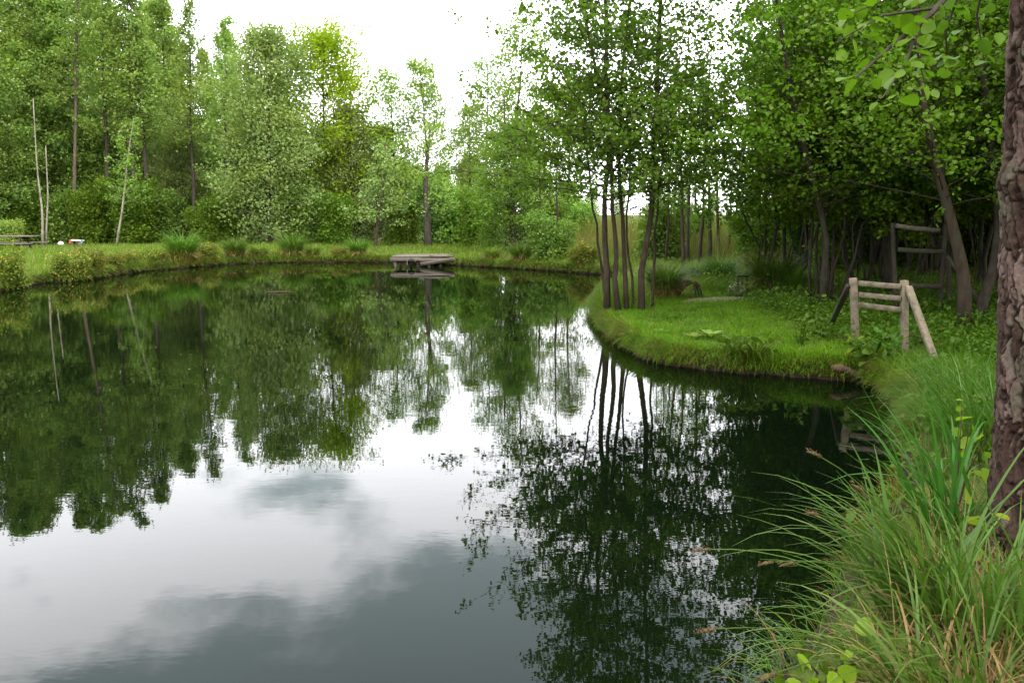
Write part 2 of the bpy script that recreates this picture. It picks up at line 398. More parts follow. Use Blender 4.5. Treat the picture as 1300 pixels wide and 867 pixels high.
# ------------------------------------------------------------------ leaves, blades and trees
def unit(v): return v/(np.linalg.norm(v, axis=-1, keepdims=True)+1e-9)
def leaves(mb, P, size, rng, wid=.75, up=.7, hexa=True, hang=.25, spread=1.0):
    N = len(P)
    nrm = unit(rng.normal(0, 1, (N, 3))*spread+np.array([0, 0, up*1.6]))
    t = unit(np.cross(nrm, rng.normal(0, 1, (N, 3)))); t[:, 2] -= hang; t = unit(t)
    b = unit(np.cross(nrm, t)); nrm = np.cross(t, b)
    s = (size*rng.uniform(.5, 1.3, N))[:, None]
    if hexa == 'round':
        tpl = [(0, 0, 0), (.10, .30*wid, .06), (.34, .48*wid, .10), (.62, .45*wid, .08), (.87, .24*wid, .0), (1, 0, -.08), (.87, -.24*wid, .0), (.62, -.45*wid, .08), (.34, -.48*wid, .10), (.10, -.30*wid, .06)]
        V = np.stack([P+s*(a*t+c*b+e*nrm) for a, c, e in tpl], 1).reshape(-1, 3)
        i = np.arange(N)[:, None]*10
        mb.add(V, None, None); o_ = mb.n-len(V)
        mb.H = getattr(mb, 'H', []); mb.H.append(o_+np.vstack([i+np.array([[0, 5, 4, 3, 2, 1]]), i+np.array([[0, 9, 8, 7, 6, 5]])]))
        return
    if hexa:
        tpl = [(0, 0, 0), (.32, .46*wid, .10), (.74, .40*wid, .06), (1, 0, -.10), (.74, -.40*wid, .06), (.32, -.46*wid, .10)]
        V = np.stack([P+s*(a*t+c*b+e*nrm) for a, c, e in tpl], 1).reshape(-1, 3)
        i = np.arange(N)[:, None]*6
        Q = np.vstack([i+np.array([[0, 3, 2, 1]]), i+np.array([[0, 5, 4, 3]])])
    else:
        tpl = [(0, 0, 0), (.5, .5*wid, .1), (1, 0, -.05), (.5, -.5*wid, .1)]
        V = np.stack([P+s*(a*t+c*b+e*nrm) for a, c, e in tpl], 1).reshape(-1, 3)
        Q = np.arange(N)[:, None]*4+np.array([[0, 3, 2, 1]])
    mb.add(V, Q)

def blades(mb, B, L, wd, th0, bend, az, rng, seg=5, fold=0.0, power=1.5, tipw=.08, ends=False):
    """arching ribbons; every argument may be an array of one value per blade"""
    N = len(B); one = np.ones(N)
    L, wd, th0, bend, az = [np.asarray(q, float)*one for q in (L, wd, th0, bend, az)]
    s = np.linspace(0, 1, seg+1)
    th = th0[:, None]+bend[:, None]*s[None, :]**power
    dl = L[:, None]/seg
    hx = np.concatenate([np.zeros((N, 1)), np.cumsum(np.sin((th[:, 1:]+th[:, :-1])/2)*dl, 1)], 1)
    hz = np.concatenate([np.zeros((N, 1)), np.cumsum(np.cos((th[:, 1:]+th[:, :-1])/2)*dl, 1)], 1)
    ca, sa = np.cos(az)[:, None], np.sin(az)[:, None]
    P = np.stack([B[:, 0:1]+hx*ca, B[:, 1:2]+hx*sa, B[:, 2:3]+hz], -1)
    tw = az+PI/2+rng.normal(0, .5, N)
    side = np.stack([np.cos(tw), np.sin(tw), np.zeros(N)], -1)[:, None, :]
    prof = np.minimum(1, .55+s*2.2)*(1-s**2.2)+tipw*s
    hw = wd[:, None, None]*.5*prof[None, :, None]
    V = np.stack([P-side*hw, P+side*hw], 2).reshape(-1, 3)
    k = 2*(seg+1); i = np.arange(N)[:, None, None]*k+np.arange(seg)[None, :, None]*2
    Q = (i+np.array([0, 1, 3, 2])[None, None, :]).reshape(-1, 4)
    mb.add(V, Q)
    if ends: return P

def path(rng, p0, p1, n, wobble, bow=(0, 0, 0)):
    t = np.linspace(0, 1, n)[:, None]
    p0 = np.asarray(p0, float); p1 = np.asarray(p1, float)
    w_ = np.cumsum(rng.normal(0, wobble, (n, 3)), 0); w_ -= t*w_[-1]; w_ -= w_[0]*(1-t); w_[:, 2] *= .2
    return p0+(p1-p0)*t+w_+np.asarray(bow, float)*np.sin(t*PI)
def rad_taper(r0, r1, n, flare=.35):
    t = np.linspace(0, 1, n); return r0*(1-t)+r1*t+r0*flare*np.exp(-t*n*.9)

def grow(seed, stems, nb, prof, elev, t0=.25, ns=7, nl=12, leaf=.1, wid=.75, jit=.10, curve=0.0, side=.45, hexa=True, up=.7,
         twigs=False, k=7, azr=None, extra=(), tmax=.985, thick=.33, flat=.25, inner=.25, flatk=1.0):
    """stems: list of (points, radii). Returns ([trunk mesh builder per stem], crown mesh builder)"""
    rng = np.random.default_rng(seed)
    crown = MB(); trunks = []; LP = []
    for si, (P, rd) in enumerate(stems):
        tb = MB(); tb.tube(P, rd, k)
        seg = np.linspace(0, 1, len(P))
        n_b = nb[si] if isinstance(nb, (list, tuple)) else nb
        t0s = t0[si] if isinstance(t0, (list, tuple)) else t0
        todo = []
        for i in range(n_b):
            t = t0s+(tmax-t0s)*((i+rng.uniform(0, 1))/n_b)
            p = np.array([np.interp(t, seg, P[:, q]) for q in range(3)])
            az = i*2.39996+rng.normal(0, .35)+si*1.3 if azr is None else rng.uniform(*azr)
            el = elev(t)+rng.normal(0, .13)
            Lb = prof(t)*rng.uniform(.7, 1.2)
            if Lb < .08: continue
            todo.append((p, az, el, Lb, np.interp(t, seg, rd)))
        for (tx, az, el, Lb) in [e[1:] for e in extra if e[0] == si]:
            p = np.array([np.interp(tx, seg, P[:, q]) for q in range(3)])
            todo.append((p, az, el, Lb, np.interp(tx, seg, rd)))
        for p, az, el, Lb, r in todo:
            d = np.array([math.cos(az)*math.cos(el), math.sin(az)*math.cos(el), math.sin(el)])
            n = 6; q = [p]
            for j in range(n-1):
                d = d+np.array([0, 0, curve*.25])+rng.normal(0, .09, 3)*np.array([1, 1, .6]); d /= np.linalg.norm(d)
                q.append(q[-1]+d*Lb/(n-1))
            q = np.array(q)
            rb = min(max(.004, r*thick), .006+.011*Lb)
            tb.tube(q, np.linspace(rb, rb*.25, n), 4 if Lb < 2.5 else 5, cap=False)
            m = max(2, int(round(ns*rng.uniform(.7, 1.3)*(0.5+.5*min(1.6, Lb/max(.3, prof(.5)))))))
            u = rng.uniform(inner, 1, m)
            bp = np.stack([np.interp(u*(n-1), np.arange(n), q[:, c]) for c in range(3)], -1)
            td = unit(q[-1]-q[0])[None, :]
            pr = unit(np.cross(td, [0, 0, 1]))*rng.choice([-1, 1], m)[:, None]
            dr = unit(td*.55+pr*rng.uniform(.4, 1.1, m)[:, None]+rng.normal(0, flat, (m, 3))*np.array([1, 1, flatk]))
            ln = (Lb*side*(1.15-.65*u)*rng.uniform(.6, 1.2, m))[:, None]
            if twigs:
                for a_, b_, l_ in zip(bp, dr, ln): tb.tube(np.array([a_, a_+b_*l_*.5+[0, 0, .01], a_+b_*l_]), [rb*.35+.002, rb*.2+.002, .002], 3, cap=False)
            s = rng.uniform(.12, 1.05, (m, nl, 1))
            LP.append((bp[:, None, :]+dr[:, None, :]*ln[:, None, :]*s).reshape(-1, 3)+rng.normal(0, jit, (m*nl, 3)))
        trunks.append(tb)
    LP = np.vstack(LP)
    leaves(crown, LP, leaf, rng, wid, up, hexa)
    return trunks, crown

class Kind:
    def __init__(s, trunks, crown, bark, leafm, name, stem='trunk'):
        s.tm = [t.mesh(name+'_'+stem, M[bark], True) for t in trunks]; s.cm = crown.mesh(name+'_crown', M[leafm]); s.name = name; s.stem = stem
    def place(s, label, cat, loc, rz=0, scale=1.0, group=None, sz=None):
        o = thing(s.name, label, cat, loc, rz, group, scale)
        if sz: o.scale = (scale, scale, sz)
        for t in s.tm: link(s.stem, t, o)
        link('crown', s.cm, o)
        return o

def one_stem(seed, H, r0, lean=.3, n=9, wob_=.06):
    rng = np.random.default_rng(seed)
    return [(path(rng, (0, 0, -.15), (rng.normal(0, lean), rng.normal(0, lean), H), n, wob_), rad_taper(r0, .02, n))]

# tall slender alders of the far wood: short level sprays, pointed tops (H about 16)
def k_tall(seed, H=16.0, r=2.7, nb=125, leaf=.155, t0=.10, nl=26, mat='tall_leaf', rt=.13):
    prof = lambda t: r*(.5+.5*math.sin(min(1, (t-.05)/.4)*PI/2))*(1-max(0, (t-.35)/.65)**2.1*.88)
    tr, cr = grow(seed, one_stem(seed, H, rt, .5), nb, prof, lambda t: .1+.6*t, t0, 9, nl, leaf, .8, .15, .05, .5, False, .75, inner=.15, flat=.3)
    return Kind(tr, cr, 'bark', mat, 'tall_alder')
BARE = [k_tall(14, 16, 1.9, 66, .17, .40, 12, 'tall_leaf', .15), k_tall(15, 16, 1.7, 58, .17, .36, 12, 'tall_leaf', .13)]
TALL = [k_tall(11), k_tall(12, 16, 2.2, 105), k_tall(13, 16, 3.0, 125)]
def k_round(seed, H=11.0, r=3.3, mat='willow_leaf', nb=135, leaf=.145, nl=25, name='round_tree', t0=.06, pw=2.6):
    prof = lambda t: r*(math.sin(min(1, (t+.2)/.6)*PI/2))*(1-max(0, (t-.4)/.6)**pw*.86)
    tr, cr = grow(seed, one_stem(seed, H*.94, .16), nb, prof, lambda t: .1+.9*t, t0, 10, nl, leaf, .75, .22, .05, .5, False, .55, inner=.15, flat=.35)
    return Kind(tr, cr, 'bark', mat, name)
ROUND = [k_round(21), k_round(22, 11, 3.2, 'wood_leaf')]
LIME = k_round(23, 12.5, 4.6, 'lime_leaf', 155, .165, 24, 'maple_tree', .1, 4.0)
def k_airy(seed, H=10.0, r=2.5, nb=100, nl=18):
    prof = lambda t: r*(.7+.3*t)*(1-max(0, (t-.5)/.5)**2*.75)
    tr, cr = grow(seed, one_stem(seed, H, .10, .5), nb, prof, lambda t: .35+.45*t, .15, 8, nl, .13, .7, .15, -.05, .5, False, .5, inner=.2)
    return Kind(tr, cr, 'bark', 'birch_leaf', 'birch_tree')
AIRY = [k_airy(31), k_airy(32, 10, 2.2, 80, 13)]
def k_shrub(seed, H=3.0, r=1.5, mat='shrub_leaf', n=7, leaf=.12, nl=14, name='shrub', hexa=False, nb=18, bark='bark', stem='stem'):
    rng = np.random.default_rng(seed); st = []
    for i in range(n):
        a = i*2*PI/n+rng.normal(0, .3); rr = r*rng.uniform(.3, .75)
        st.append((path(rng, (.12*math.cos(a), .12*math.sin(a), -.1), (rr*math.cos(a), rr*math.sin(a), H*rng.uniform(.7, .97)), 7, .04), rad_taper(.03*H/3, .008, 7, .1)))
    tr, cr = grow(seed, st, nb, lambda t: r*.42*(1.15-.75*t), lambda t: .1+.7*t, .08, 6, nl, leaf, .75, .13, .05, .5, hexa, .6, k=5)
    return Kind(tr, cr, bark, mat, name, stem)
SHRUB = [k_shrub(41), k_shrub(42, 3.2, 1.7), k_shrub(43, 2.4, 1.6, 'wood_leaf')]
def k_sapling(seed, H=5.5, mat='birch_leaf', nb=22, nl=7):
    tr, cr = grow(seed, one_stem(seed, H, .05, .35, 8, .05), nb, lambda t: .8*(1.1-.6*t), lambda t: .5+.3*t, .35, 4, nl, .1, .7, .1, 0, .5, False, .5, k=5)
    return Kind(tr, cr, 'bark_warm', mat, 'sapling')
SAP = [k_sapling(51), k_sapling(52, 6.5, 'birch_leaf', 24), k_sapling(53, 5, 'wood_leaf', 20, 8)]

# ---- the far wood, front to back
def cap(px, Y, H):
    """the skyline's height falls from the left wood towards the open middle"""
    return min(H, float(np.interp(px, [130, 190, 254, 330], [.40, .365, .33, .30]))*Y-2.6) if px < 330 else H
def put(kind, label, cat, px, Y, rz=0, H=None, H0=None, group=None, sc=None):
    x, y, z = spot(px, Y); H = cap(px, Y, H) if H else H; s = sc or (H/H0 if H else 1)
    return kind.place(label, cat, (x, y, z-.05), rz, s, group)
T = 'tree'
put(TALL[2], 'tall bushy alder whose yellowish crown overhangs the picnic table', T, -20, 45, .3, 18, 16)
put(TALL[0], 'tall dark-stemmed alder in the wood just behind the twin pale stems', T, 32, 54, 1.3, 20, 16)
put(BARE[1], 'slender alder with close dark trunk between the pine and the leaning pale trunk', T, 138, 47, 2.3, 20, 16)
put(BARE[1], 'slim alder with a thin straight trunk left of the dark gap in the wood', T, 172, 46.5, 4.0, 18.5, 16)
put(BARE[0], 'tall alder with visible dark trunk and pointed top beside the open sky', T, 194, 47, 5.0, 19, 16)
put(BARE[0], 'pointed alder standing alone against the sky, narrow crown on a straight dark trunk', T, 246, 48, .9, 15.6, 16)
put(BARE[1], 'shorter pointed alder between the lone narrow alder and the round willow', T, 285, 48, 3.1, 14, 16)
put(TALL[0], 'thin alder top peeping over the round grey-green willow', T, 312, 57, 2.2, 13.6, 16)
put(ROUND[0], 'large round grey-green willow at the edge of the far wood', T, 345, 43.5, .4, 11.2, 11)
put(LIME, 'bright yellow-green maple rising over the round willow', T, 416, 47, .2, 11.4, 12.5)
put(ROUND[0], 'grey-green round tree standing below the yellow-green maple', T, 450, 46, 1.2, 7.6, 11)
put(ROUND[0], 'low grey-green bushy willow behind the leaning trunk near the jetty', T, 490, 47, 2.9, 6.6, 11)
put(AIRY[0], 'pale airy birch standing alone against the white sky behind the jetty', T, 541, 45, .4, 9.5, 10)
put(AIRY[1], 'thin pale birch beside the taller airy birch, nearer the maple', T, 508, 46, 2.0, 9.2, 10)
put(AIRY[0], 'pale airy tree filling the sky gap between the lone birch and the alder cluster', T, 596, 46, 5.1, 7.4, 10)
put(AIRY[1], 'slender pale tree rising beside the twin-trunked alder on the far bank', T, 622, 48, 1.1, 10.2, 10)
put(ROUND[1], 'bushy green tree with dark trunk on the far bank, right of the jetty', T, 646, 35.5, 2.1, 5.6, 11)
put(AIRY[1], 'tall thin birch with sparse spire rising behind the bushy bank tree', T, 655, 47, .3, 12.2, 10)
put(AIRY[0], 'slender feathery birch behind the reeds and the multi-stemmed alder', T, 722, 44, 4.2, 8.4, 10)
DEEP = 'alders deep in the far wood'
deep_label = 'tall green alder deep in the far wood, crown merged with its neighbours'
rng = np.random.default_rng(77)
for px, Y, H in ((225, 59, 16.5), (-330, 50, 19), (-270, 56, 20), (-210, 47, 19), (-160, 60, 21), (-110, 52, 20), (-70, 62, 21), (-45, 68, 21), (10, 64, 21), (60, 66, 21), (75, 74, 21), (110, 70, 21), (150, 72, 20),
                 (185, 68, 19.5), (212, 73, 18), (232, 66, 15), (265, 70, 15), (300, 66, 12.5), (330, 60, 11), (365, 62, 11), (-60, 43, 18), (0, 50, 19), (65, 50, 19), (118, 50, 18)):
    TALL[rng.integers(3)].place(deep_label, T, (spot(px, Y)[0], Y, .2), rng.uniform(0, 6), cap(px, Y, H)/16, DEEP)
LOWB = 'bushy trees that close the far wood low down'
for px, Y, H in ((-120, 58, 10), (-40, 55, 9), (40, 58, 9), (100, 60, 9), (155, 60, 9), (210, 58, 9), (262, 60, 8.5), (310, 58, 8), (420, 58, 8), (470, 60, 6), (525, 58, 5.2), (565, 56, 5), (600, 54, 5.6), (680, 58, 5.5),
                 (-60, 49, 7), (5, 52, 8), (50, 50, 7), (88, 51, 8), (130, 50, 7.5), (165, 51, 7), (200, 52, 8), (230, 50, 7), (270, 52, 7), (305, 49, 7), (375, 52, 8), (430, 54, 6.5), (465, 50, 5.5), (515, 52, 5)):
    ROUND[rng.integers(2)].place('dim bushy tree filling the understorey behind the far bank', T, (spot(px, Y)[0], Y, .2), rng.uniform(0, 6), H/11, LOWB)
shr = [(-45, 43, 2.8, 'leafy shrub at the wood edge beyond the end of the picnic table'), (22, 46, 3.4, 'green shrub between the picnic table and the twin pale stems'),
       (78, 47, 3.2, 'leafy shrub behind the small white post cap'), (120, 46, 3.6, 'broad leafy shrub between the pine and the leaning pale trunk'),
       (172, 46, 3.8, 'dark leafy shrub just beyond the leaning pale trunk'), (206, 48, 3.0, 'low shrub beside the dark gap in the wood'),
       (262, 43, 2.6, 'low pale shrub at the foot of the round willow'), (300, 44, 3.0, 'leafy shrub under the left skirts of the round willow'),
       (388, 44, 3.0, 'green shrub under the yellow-green maple'), (425, 43, 2.8, 'leafy shrub left of the leaning trunk by the jetty'),
       (512, 42, 2.6, 'green shrub just behind the jetty deck'), (570, 43, 3.6, 'tall leafy shrub between the birch trunk and the bushy bank tree'),
       (606, 39, 3.0, 'dark leafy shrub left of the bushy bank tree'), (692, 37, 2.8, 'bright leafy shrub right of the bushy bank tree'),
       (735, 40, 2.6, 'small leafy shrub among the reeds')]
for i, (px, Y, H, lb) in enumerate(shr):
    put(SHRUB[i % 3], lb, 'shrub', px, Y, i*1.7, H, (3., 3.2, 2.4)[i % 3], 'shrubs along the far wood')
for i, (px, Y, H, lb) in enumerate(((700, 31, 1.9, 'pale low bush at the reed bed edge beside the alder cluster'), (838, 29, 2.4, 'pale bush in the reed bed seen between the alder trunks'), (872, 33, 2.0, 'yellow-green bush in the reed bed behind the young stems'),
        (968, 24, 2.2, 'green bush where the reed bed meets the thicket'))):
    put(SHRUB[2 if i != 3 else 0], lb, 'bush', px, Y, i*1.7, H, (2.4, 2.4, 2.4, 3.0)[i])
for i, (px, Y, H) in enumerate(((1025, 25, 2.6), (1060, 21, 2.0), (1090, 27, 3), (1125, 24, 2.4), (1165, 28, 3.2), (1195, 22, 2.4), (1240, 26, 3), (1290, 21, 2.6), (1340, 25, 3))):
    SHRUB[i % 2].place('dark leafy shrub on the floor of the thicket between the hazel stems', 'shrub', spot(px, Y), i*1.1, H/(3., 3.2)[i % 2], 'shrubs on the thicket floor')
for i, (px, Y, H) in enumerate(((590, 95, 6), (640, 120, 7), (685, 105, 5.5), (715, 130, 7), (752, 110, 5), (785, 125, 6), (830, 115, 5.5), (868, 130, 6.5), (905, 120, 5), (950, 110, 5.5), (1000, 120, 7), (560, 110, 7))):
    ROUND[i % 2].place('small pale tree far off across the open land beyond the reeds', T, (spot(px, Y)[0], Y, gz(spot(px, Y)[0], Y)-.2), i*1.7, H/11, 'far trees beyond the reed meadow')
# the pine with its long bare stem, the pale dead stems, the leaning trunks
rng = np.random.default_rng(8)
def px_path(pts, n=9):
    """smooth path through (px, py, Y) points"""
    W = np.array([at_depth(*q) for q in pts]); t = np.linspace(0, 1, len(W)); tt = np.linspace(0, 1, n)
    P = np.stack([np.interp(tt, t, W[:, c]) for c in range(3)], -1)
    if abs(P[0][2]) < 1.0: P[0][2] = gz(P[0][0], P[0][1])-.12
    return P
def custom_tree(name, label, cat, stems, bark, leafm, stem='trunk', group=None, **kw):
    base = stems[0][0][0].copy()
    st = [(P-base, r) for P, r in stems]
    tr, cr = grow(stems=st, **kw)
    o = thing(name, label, cat, base, 0, group)
    for t in tr: link(stem, t.mesh(name+'_'+stem, M[bark], True), o)
    link('crown', cr.mesh(name+'_crown', M[leafm]), o)
    return o
P = px_path([(96, 311, 47), (94, 250, 47), (96, 150, 47), (97, 60, 47), (98, 0, 47), (99, -55, 47)], 11)
custom_tree('pine_tree', 'tall pine with long bare reddish trunk at the wood edge', T, [(P, np.linspace(.115, .04, 11))], 'bark_pine', 'tall_leaf',
            seed=61, nb=62, prof=lambda t: 2.3*(1.15-t*.85), elev=lambda t: -.05+.4*t, t0=.42, ns=7, nl=12, leaf=.15, hexa=False, jit=.12)
P1 = px_path([(54, 310, 43), (54, 270, 43), (47, 215, 43), (42, 125, 43)], 9); P2 = px_path([(58, 309, 43.2), (61, 250, 43.2), (58, 185, 43.2)], 7)
custom_tree('dead_birch', 'pair of thin pale dead stems beside the picnic table', T, [(P1, np.linspace(.075, .02, 9)), (P2, np.linspace(.055, .02, 7))], 'bark_pale', 'wood_leaf',
            seed=62, nb=5, prof=lambda t: .6, elev=lambda t: .9, t0=.6, ns=3, nl=3, leaf=.1, hexa=False)
P1 = px_path([(147, 314, 42), (154, 275, 42), (159, 235, 42), (162, 200, 42.5), (170, 150, 43)], 9)
custom_tree('leaning_sapling', 'thin pale trunk leaning over the grass of the far bank', T, [(P1, np.linspace(.062, .02, 9))], 'bark_pale', 'wood_leaf',
            seed=63, nb=22, prof=lambda t: 1.3*(1.3-t), elev=lambda t: .2, t0=.35, ns=6, nl=10, leaf=.13, hexa=False)
P1 = px_path([(476, 319, 40), (479, 285, 40), (487, 240, 40), (490, 180, 40.5)], 9)
custom_tree('leaning_sapling', 'slim leaning trunk with a light crown left of the jetty', T, [(P1, np.linspace(.10, .03, 9))], 'bark_warm', 'willow_leaf',
            seed=64, nb=36, prof=lambda t: 1.9*(1.25-t), elev=lambda t: .3, t0=.3, ns=7, nl=11, leaf=.14, hexa=False)
P1 = px_path([(544, 316, 40), (542, 280, 40), (540, 230, 40.4), (546, 160, 41)], 9)
custom_tree('birch_tree', 'dark sturdy trunk with sparse pale crown right behind the jetty', T, [(P1, np.linspace(.22, .05, 9))], 'bark', 'birch_leaf',
            seed=65, nb=30, prof=lambda t: 2.2*(1.2-.8*t), elev=lambda t: .5, t0=.3, ns=7, nl=9, leaf=.13, hexa=False)
# stand-alone trunk of the bank tree: thick split stem
P1 = px_path([(646, 318, 35), (645, 280, 35), (642, 220, 35.2), (640, 120, 35.5)], 9); P2 = px_path([(652, 318, 35), (651, 280, 35), (655, 230, 35.1), (664, 170, 35.4)], 9)
custom_tree('bank_alder', 'twin-trunked alder with deep green crown on the far bank before the reeds', T, [(P1, np.linspace(.17, .03, 9)), (P2, np.linspace(.13, .03, 9))], 'bark_warm', 'shrub_leaf',
            seed=66, nb=30, prof=lambda t: 1.9*(1.25-.8*t), elev=lambda t: .15+.5*t, t0=.16, ns=8, nl=11, leaf=.13, hexa=False)
# thin young stems over the reed bed
for i, (px, Y, H) in enumerate(((688, 33, 5.2), (706, 31, 6.2), (868, 24, 5.6), (876, 26, 6.2), (889, 25, 6.5), (902, 27, 6.0), (858, 30, 6.4), (846, 27, 5.5), (912, 30, 5.8), (928, 29, 5.0), (836, 33, 6.0), (884, 33, 6.6), (960, 27, 5.4))):
    SAP[i % 3].place('thin young stem with few leaves standing in the pale reed bed', 'sapling', spot(px, Y), i*2.1, H/(5.5, 6.5, 5)[i % 3], 'young stems in the reed bed')

# ---- the multi-stemmed alder on the point
Yt = 15.6
stems = []
rg_st = np.random.default_rng(4)
def st(pts, r0, r1, n=11):
    P = px_path(pts, n); w_ = np.cumsum(rg_st.normal(0, .035, (n, 3)), 0); w_ -= np.linspace(0, 1, n)[:, None]*w_[-1]; w_[0] = 0; w_[:, 2] = 0
    stems.append((P+w_, rad_taper(r0*.86, r1, n, .3)))
st([(771, 381, 15.4), (770, 300, 15.5), (770, 240, 15.6), (770, 120, 15.6), (768, 0, 15.7), (764, -160, 15.8), (760, -300, 16)], 0.065, .025, 14)
st([(786, 382, 15.3), (780, 320, 15.3), (773, 250, 15.3), (766, 180, 15.2), (748, 60, 15), (735, -60, 14.8)], 0.055, .02, 12)
st([(796, 380, 15.5), (797, 310, 15.6), (790, 220, 15.7), (795, 90, 15.8), (799, 0, 15.9), (806, -140, 16)], 0.050, .02, 12)
st([(815, 382, 15.3), (822, 290, 15.4), (826, 170, 15.5), (838, 20, 15.6), (846, -140, 15.7), (850, -260, 15.8)], 0.065, .025, 14)
st([(772, 379, 15.9), (758, 300, 16.1), (750, 230, 16.3), (735, 120, 16.8)], 0.032, .015)
st([(805, 377, 15.9), (798, 290, 16.0), (800, 200, 16.2), (812, 80, 16.6)], 0.026, .015)
st([(828, 379, 15.8), (837, 290, 16), (848, 190, 16.2), (866, 60, 16.6)], 0.031, .015)
b0 = stems[0][0][0].copy(); b0[2] = gz(b0[0], b0[1])
loc_st = [(P-b0, r) for P, r in stems]
prof = lambda t: 2.7*(1.05-.62*t)
tr, cr = grow(71, loc_st, [54, 39, 39, 54, 15, 13, 17], prof, lambda t: .05+.7*t, [.29, .32, .33, .30, .45, .46, .45], 12, 14, .071, .85, .06, .03, .42, True, .6, twigs=True,
              extra=[(0, .33, PI*.93, .15, 3.2), (1, .42, PI*.98, .45, 3.4), (1, .5, PI*1.1, .3, 3.0), (0, .5, PI, .4, 3.0), (0, .42, PI*.97, .3, 2.9),
                     (3, .36, -.2, .3, 2.8), (3, .42, -.6, .2, 2.5)])
al = thing('multi_stem_alder', 'cluster of seven slim alder trunks rising from one base on the grassy point', T, b0)
for t in tr: link('trunk', t.mesh('alder_trunk', M['bark_warm'], True), al)
link('crown', cr.mesh('alder_crown', M['alder_leaf']), al)

# ---- the dark thicket on the right
def k_hazel(seed, n=11, H=7.0, r=2.6, nb=21, leaf=.074, nl=16, mat='hazel_leaf', t0=.34, low=.05):
    rng = np.random.default_rng(seed); st_ = []
    for i in range(n):
        a = i*2*PI/n+rng.normal(0, .35); rr = r*rng.uniform(.1, 1.0)
        st_.append((path(rng, (.25*math.cos(a), .25*math.sin(a), -.1), (rr*math.cos(a), rr*math.sin(a), H*rng.uniform(.6, 1)), 9, .11, (-.2*math.cos(a), -.2*math.sin(a), 0)), rad_taper(rng.choice([.014, .018, .024, .034, .046]), .008, 9, .1)))
    tr, cr = grow(seed, st_, nb, lambda t: r*.62*(1.2-.75*t), lambda t: low+.6*t, t0, 8, nl, leaf, .85, .06, -.10, .45, True, .8, k=6)
    return Kind(tr, cr, 'bark', mat, 'hazel_bush', 'stem')
HAZ = [k_hazel(81), k_hazel(82, 13, 7.5, 2.8), k_hazel(83, 10, 6.5, 2.4, 22)]
def hz(i, px, Y, H, label, rz=0, group='hazel bushes of the dark thicket'):
    x, y, z = spot(px, Y); HAZ[i].place(label, 'bush', (x, y, z), rz, H/(7, 7.5, 6.5)[i], group)
hz(0, 1052, 15.2, 6.6, 'leafy hazel bush whose fan of slim stems stands left of the timber railing', .5)
hz(1, 1110, 17.5, 8.0, 'tall hazel bush with many dark straight stems right behind the timber railing', 1.5)
hz(2, 985, 17.5, 6.6, 'hazel bush at the thicket edge behind the big dark sedge tussock', 2.5)
hz(0, 1180, 19, 8.2, 'hazel bush behind the old wooden frame', 3.5)
hz(1, 1260, 16.5, 8.0, 'hazel bush behind the curved trunk near the bark trunk', .2)
hz(2, 1345, 14, 7.5, 'hazel bush half hidden by the furrowed bark trunk', 4.2)
for i, (px, Y, H) in enumerate(((1030, 23, 8), (1100, 24, 8.5), (1160, 26, 9), (1230, 23, 9), (1300, 22, 9), (1380, 19, 9), (1075, 31, 8.5), (1150, 34, 9), (1240, 31, 9.5), (1340, 29, 9.5), (1460, 17, 9), (1440, 25, 9.5), (1500, 11, 8), (1420, 13, 8))):
    hz(i % 3, px, Y, H, 'dark hazel bush deep inside the thicket, its stems in deep shade', i*1.3, 'hazel bushes deep in the thicket')
# two taller trees at the front of the thicket and their drooping outer sprays
P1 = px_path([(1226, 402, 12), (1222, 340, 12), (1206, 275, 12.1), (1186, 200, 12.2), (1168, 110, 12.3), (1160, -20, 12.4), (1158, -220, 12.6)], 14)
custom_tree('thicket_tree', 'curved grey trunk leaning out of the thicket behind the timber railing', T, [(P1, rad_taper(.10, .025, 14, .12))], 'bark_warm', 'hazel_leaf',
            seed=91, nb=66, prof=lambda t: 3.3*(1.15-.75*t), elev=lambda t: .2+.5*t, t0=.36, ns=11, nl=15, leaf=.068, wid=.85, jit=.055, curve=-.2, thick=.15, hexa=True, up=.8, side=.42, twigs=False)
P1 = px_path([(1240, 405, 12.6), (1262, 340, 12.8), (1270, 280, 13), (1258, 180, 13.2), (1242, 40, 13.4), (1236, -150, 13.6), (1240, -320, 13.8)], 14)
custom_tree('thicket_tree', 'S-shaped dark trunk between the curved grey trunk and the furrowed bark trunk', T, [(P1, rad_taper(.085, .025, 14, .12))], 'bark', 'hazel_leaf',
            seed=92, nb=60, prof=lambda t: 3.0*(1.15-.75*t), elev=lambda t: .2+.5*t, t0=.36, ns=11, nl=15, leaf=.068, wid=.85, jit=.055, curve=-.12, thick=.2, hexa=True, up=.8, side=.42)
P1 = px_path([(1045, 372, 14.2), (1050, 300, 14.2), (1030, 220, 14.1), (1005, 120, 14), (985, 0, 13.9), (975, -180, 13.8)], 12)
custom_tree('thicket_tree', 'leafy tree whose drooping bright sprays hang over the lawn beside the alder cluster', T, [(P1, rad_taper(.06, .02, 12, .12))], 'bark', 'hazel_leaf',
            seed=93, nb=72, prof=lambda t: 3.0*(1.2-.7*t), elev=lambda t: .2+.5*t, t0=.28, ns=12, nl=15, leaf=.068, wid=.85, jit=.055, curve=-.14, thick=.2, hexa=True, up=.8, side=.42)
P1 = px_path([(1130, 385, 16), (1122, 250, 16), (1110, 100, 15.8), (1104, -60, 15.6), (1100, -260, 15.4)], 12)
custom_tree('thicket_tree', 'straight dark trunk inside the thicket beside the old wooden frame', T, [(P1, rad_taper(.08, .02, 12, .12))], 'bark', 'hazel_leaf',
            seed=94, nb=64, prof=lambda t: 3.0*(1.2-.7*t), elev=lambda t: .2+.5*t, t0=.32, ns=11, nl=15, leaf=.068, wid=.85, jit=.055, curve=-.12, thick=.2, hexa=True, up=.8, side=.42)
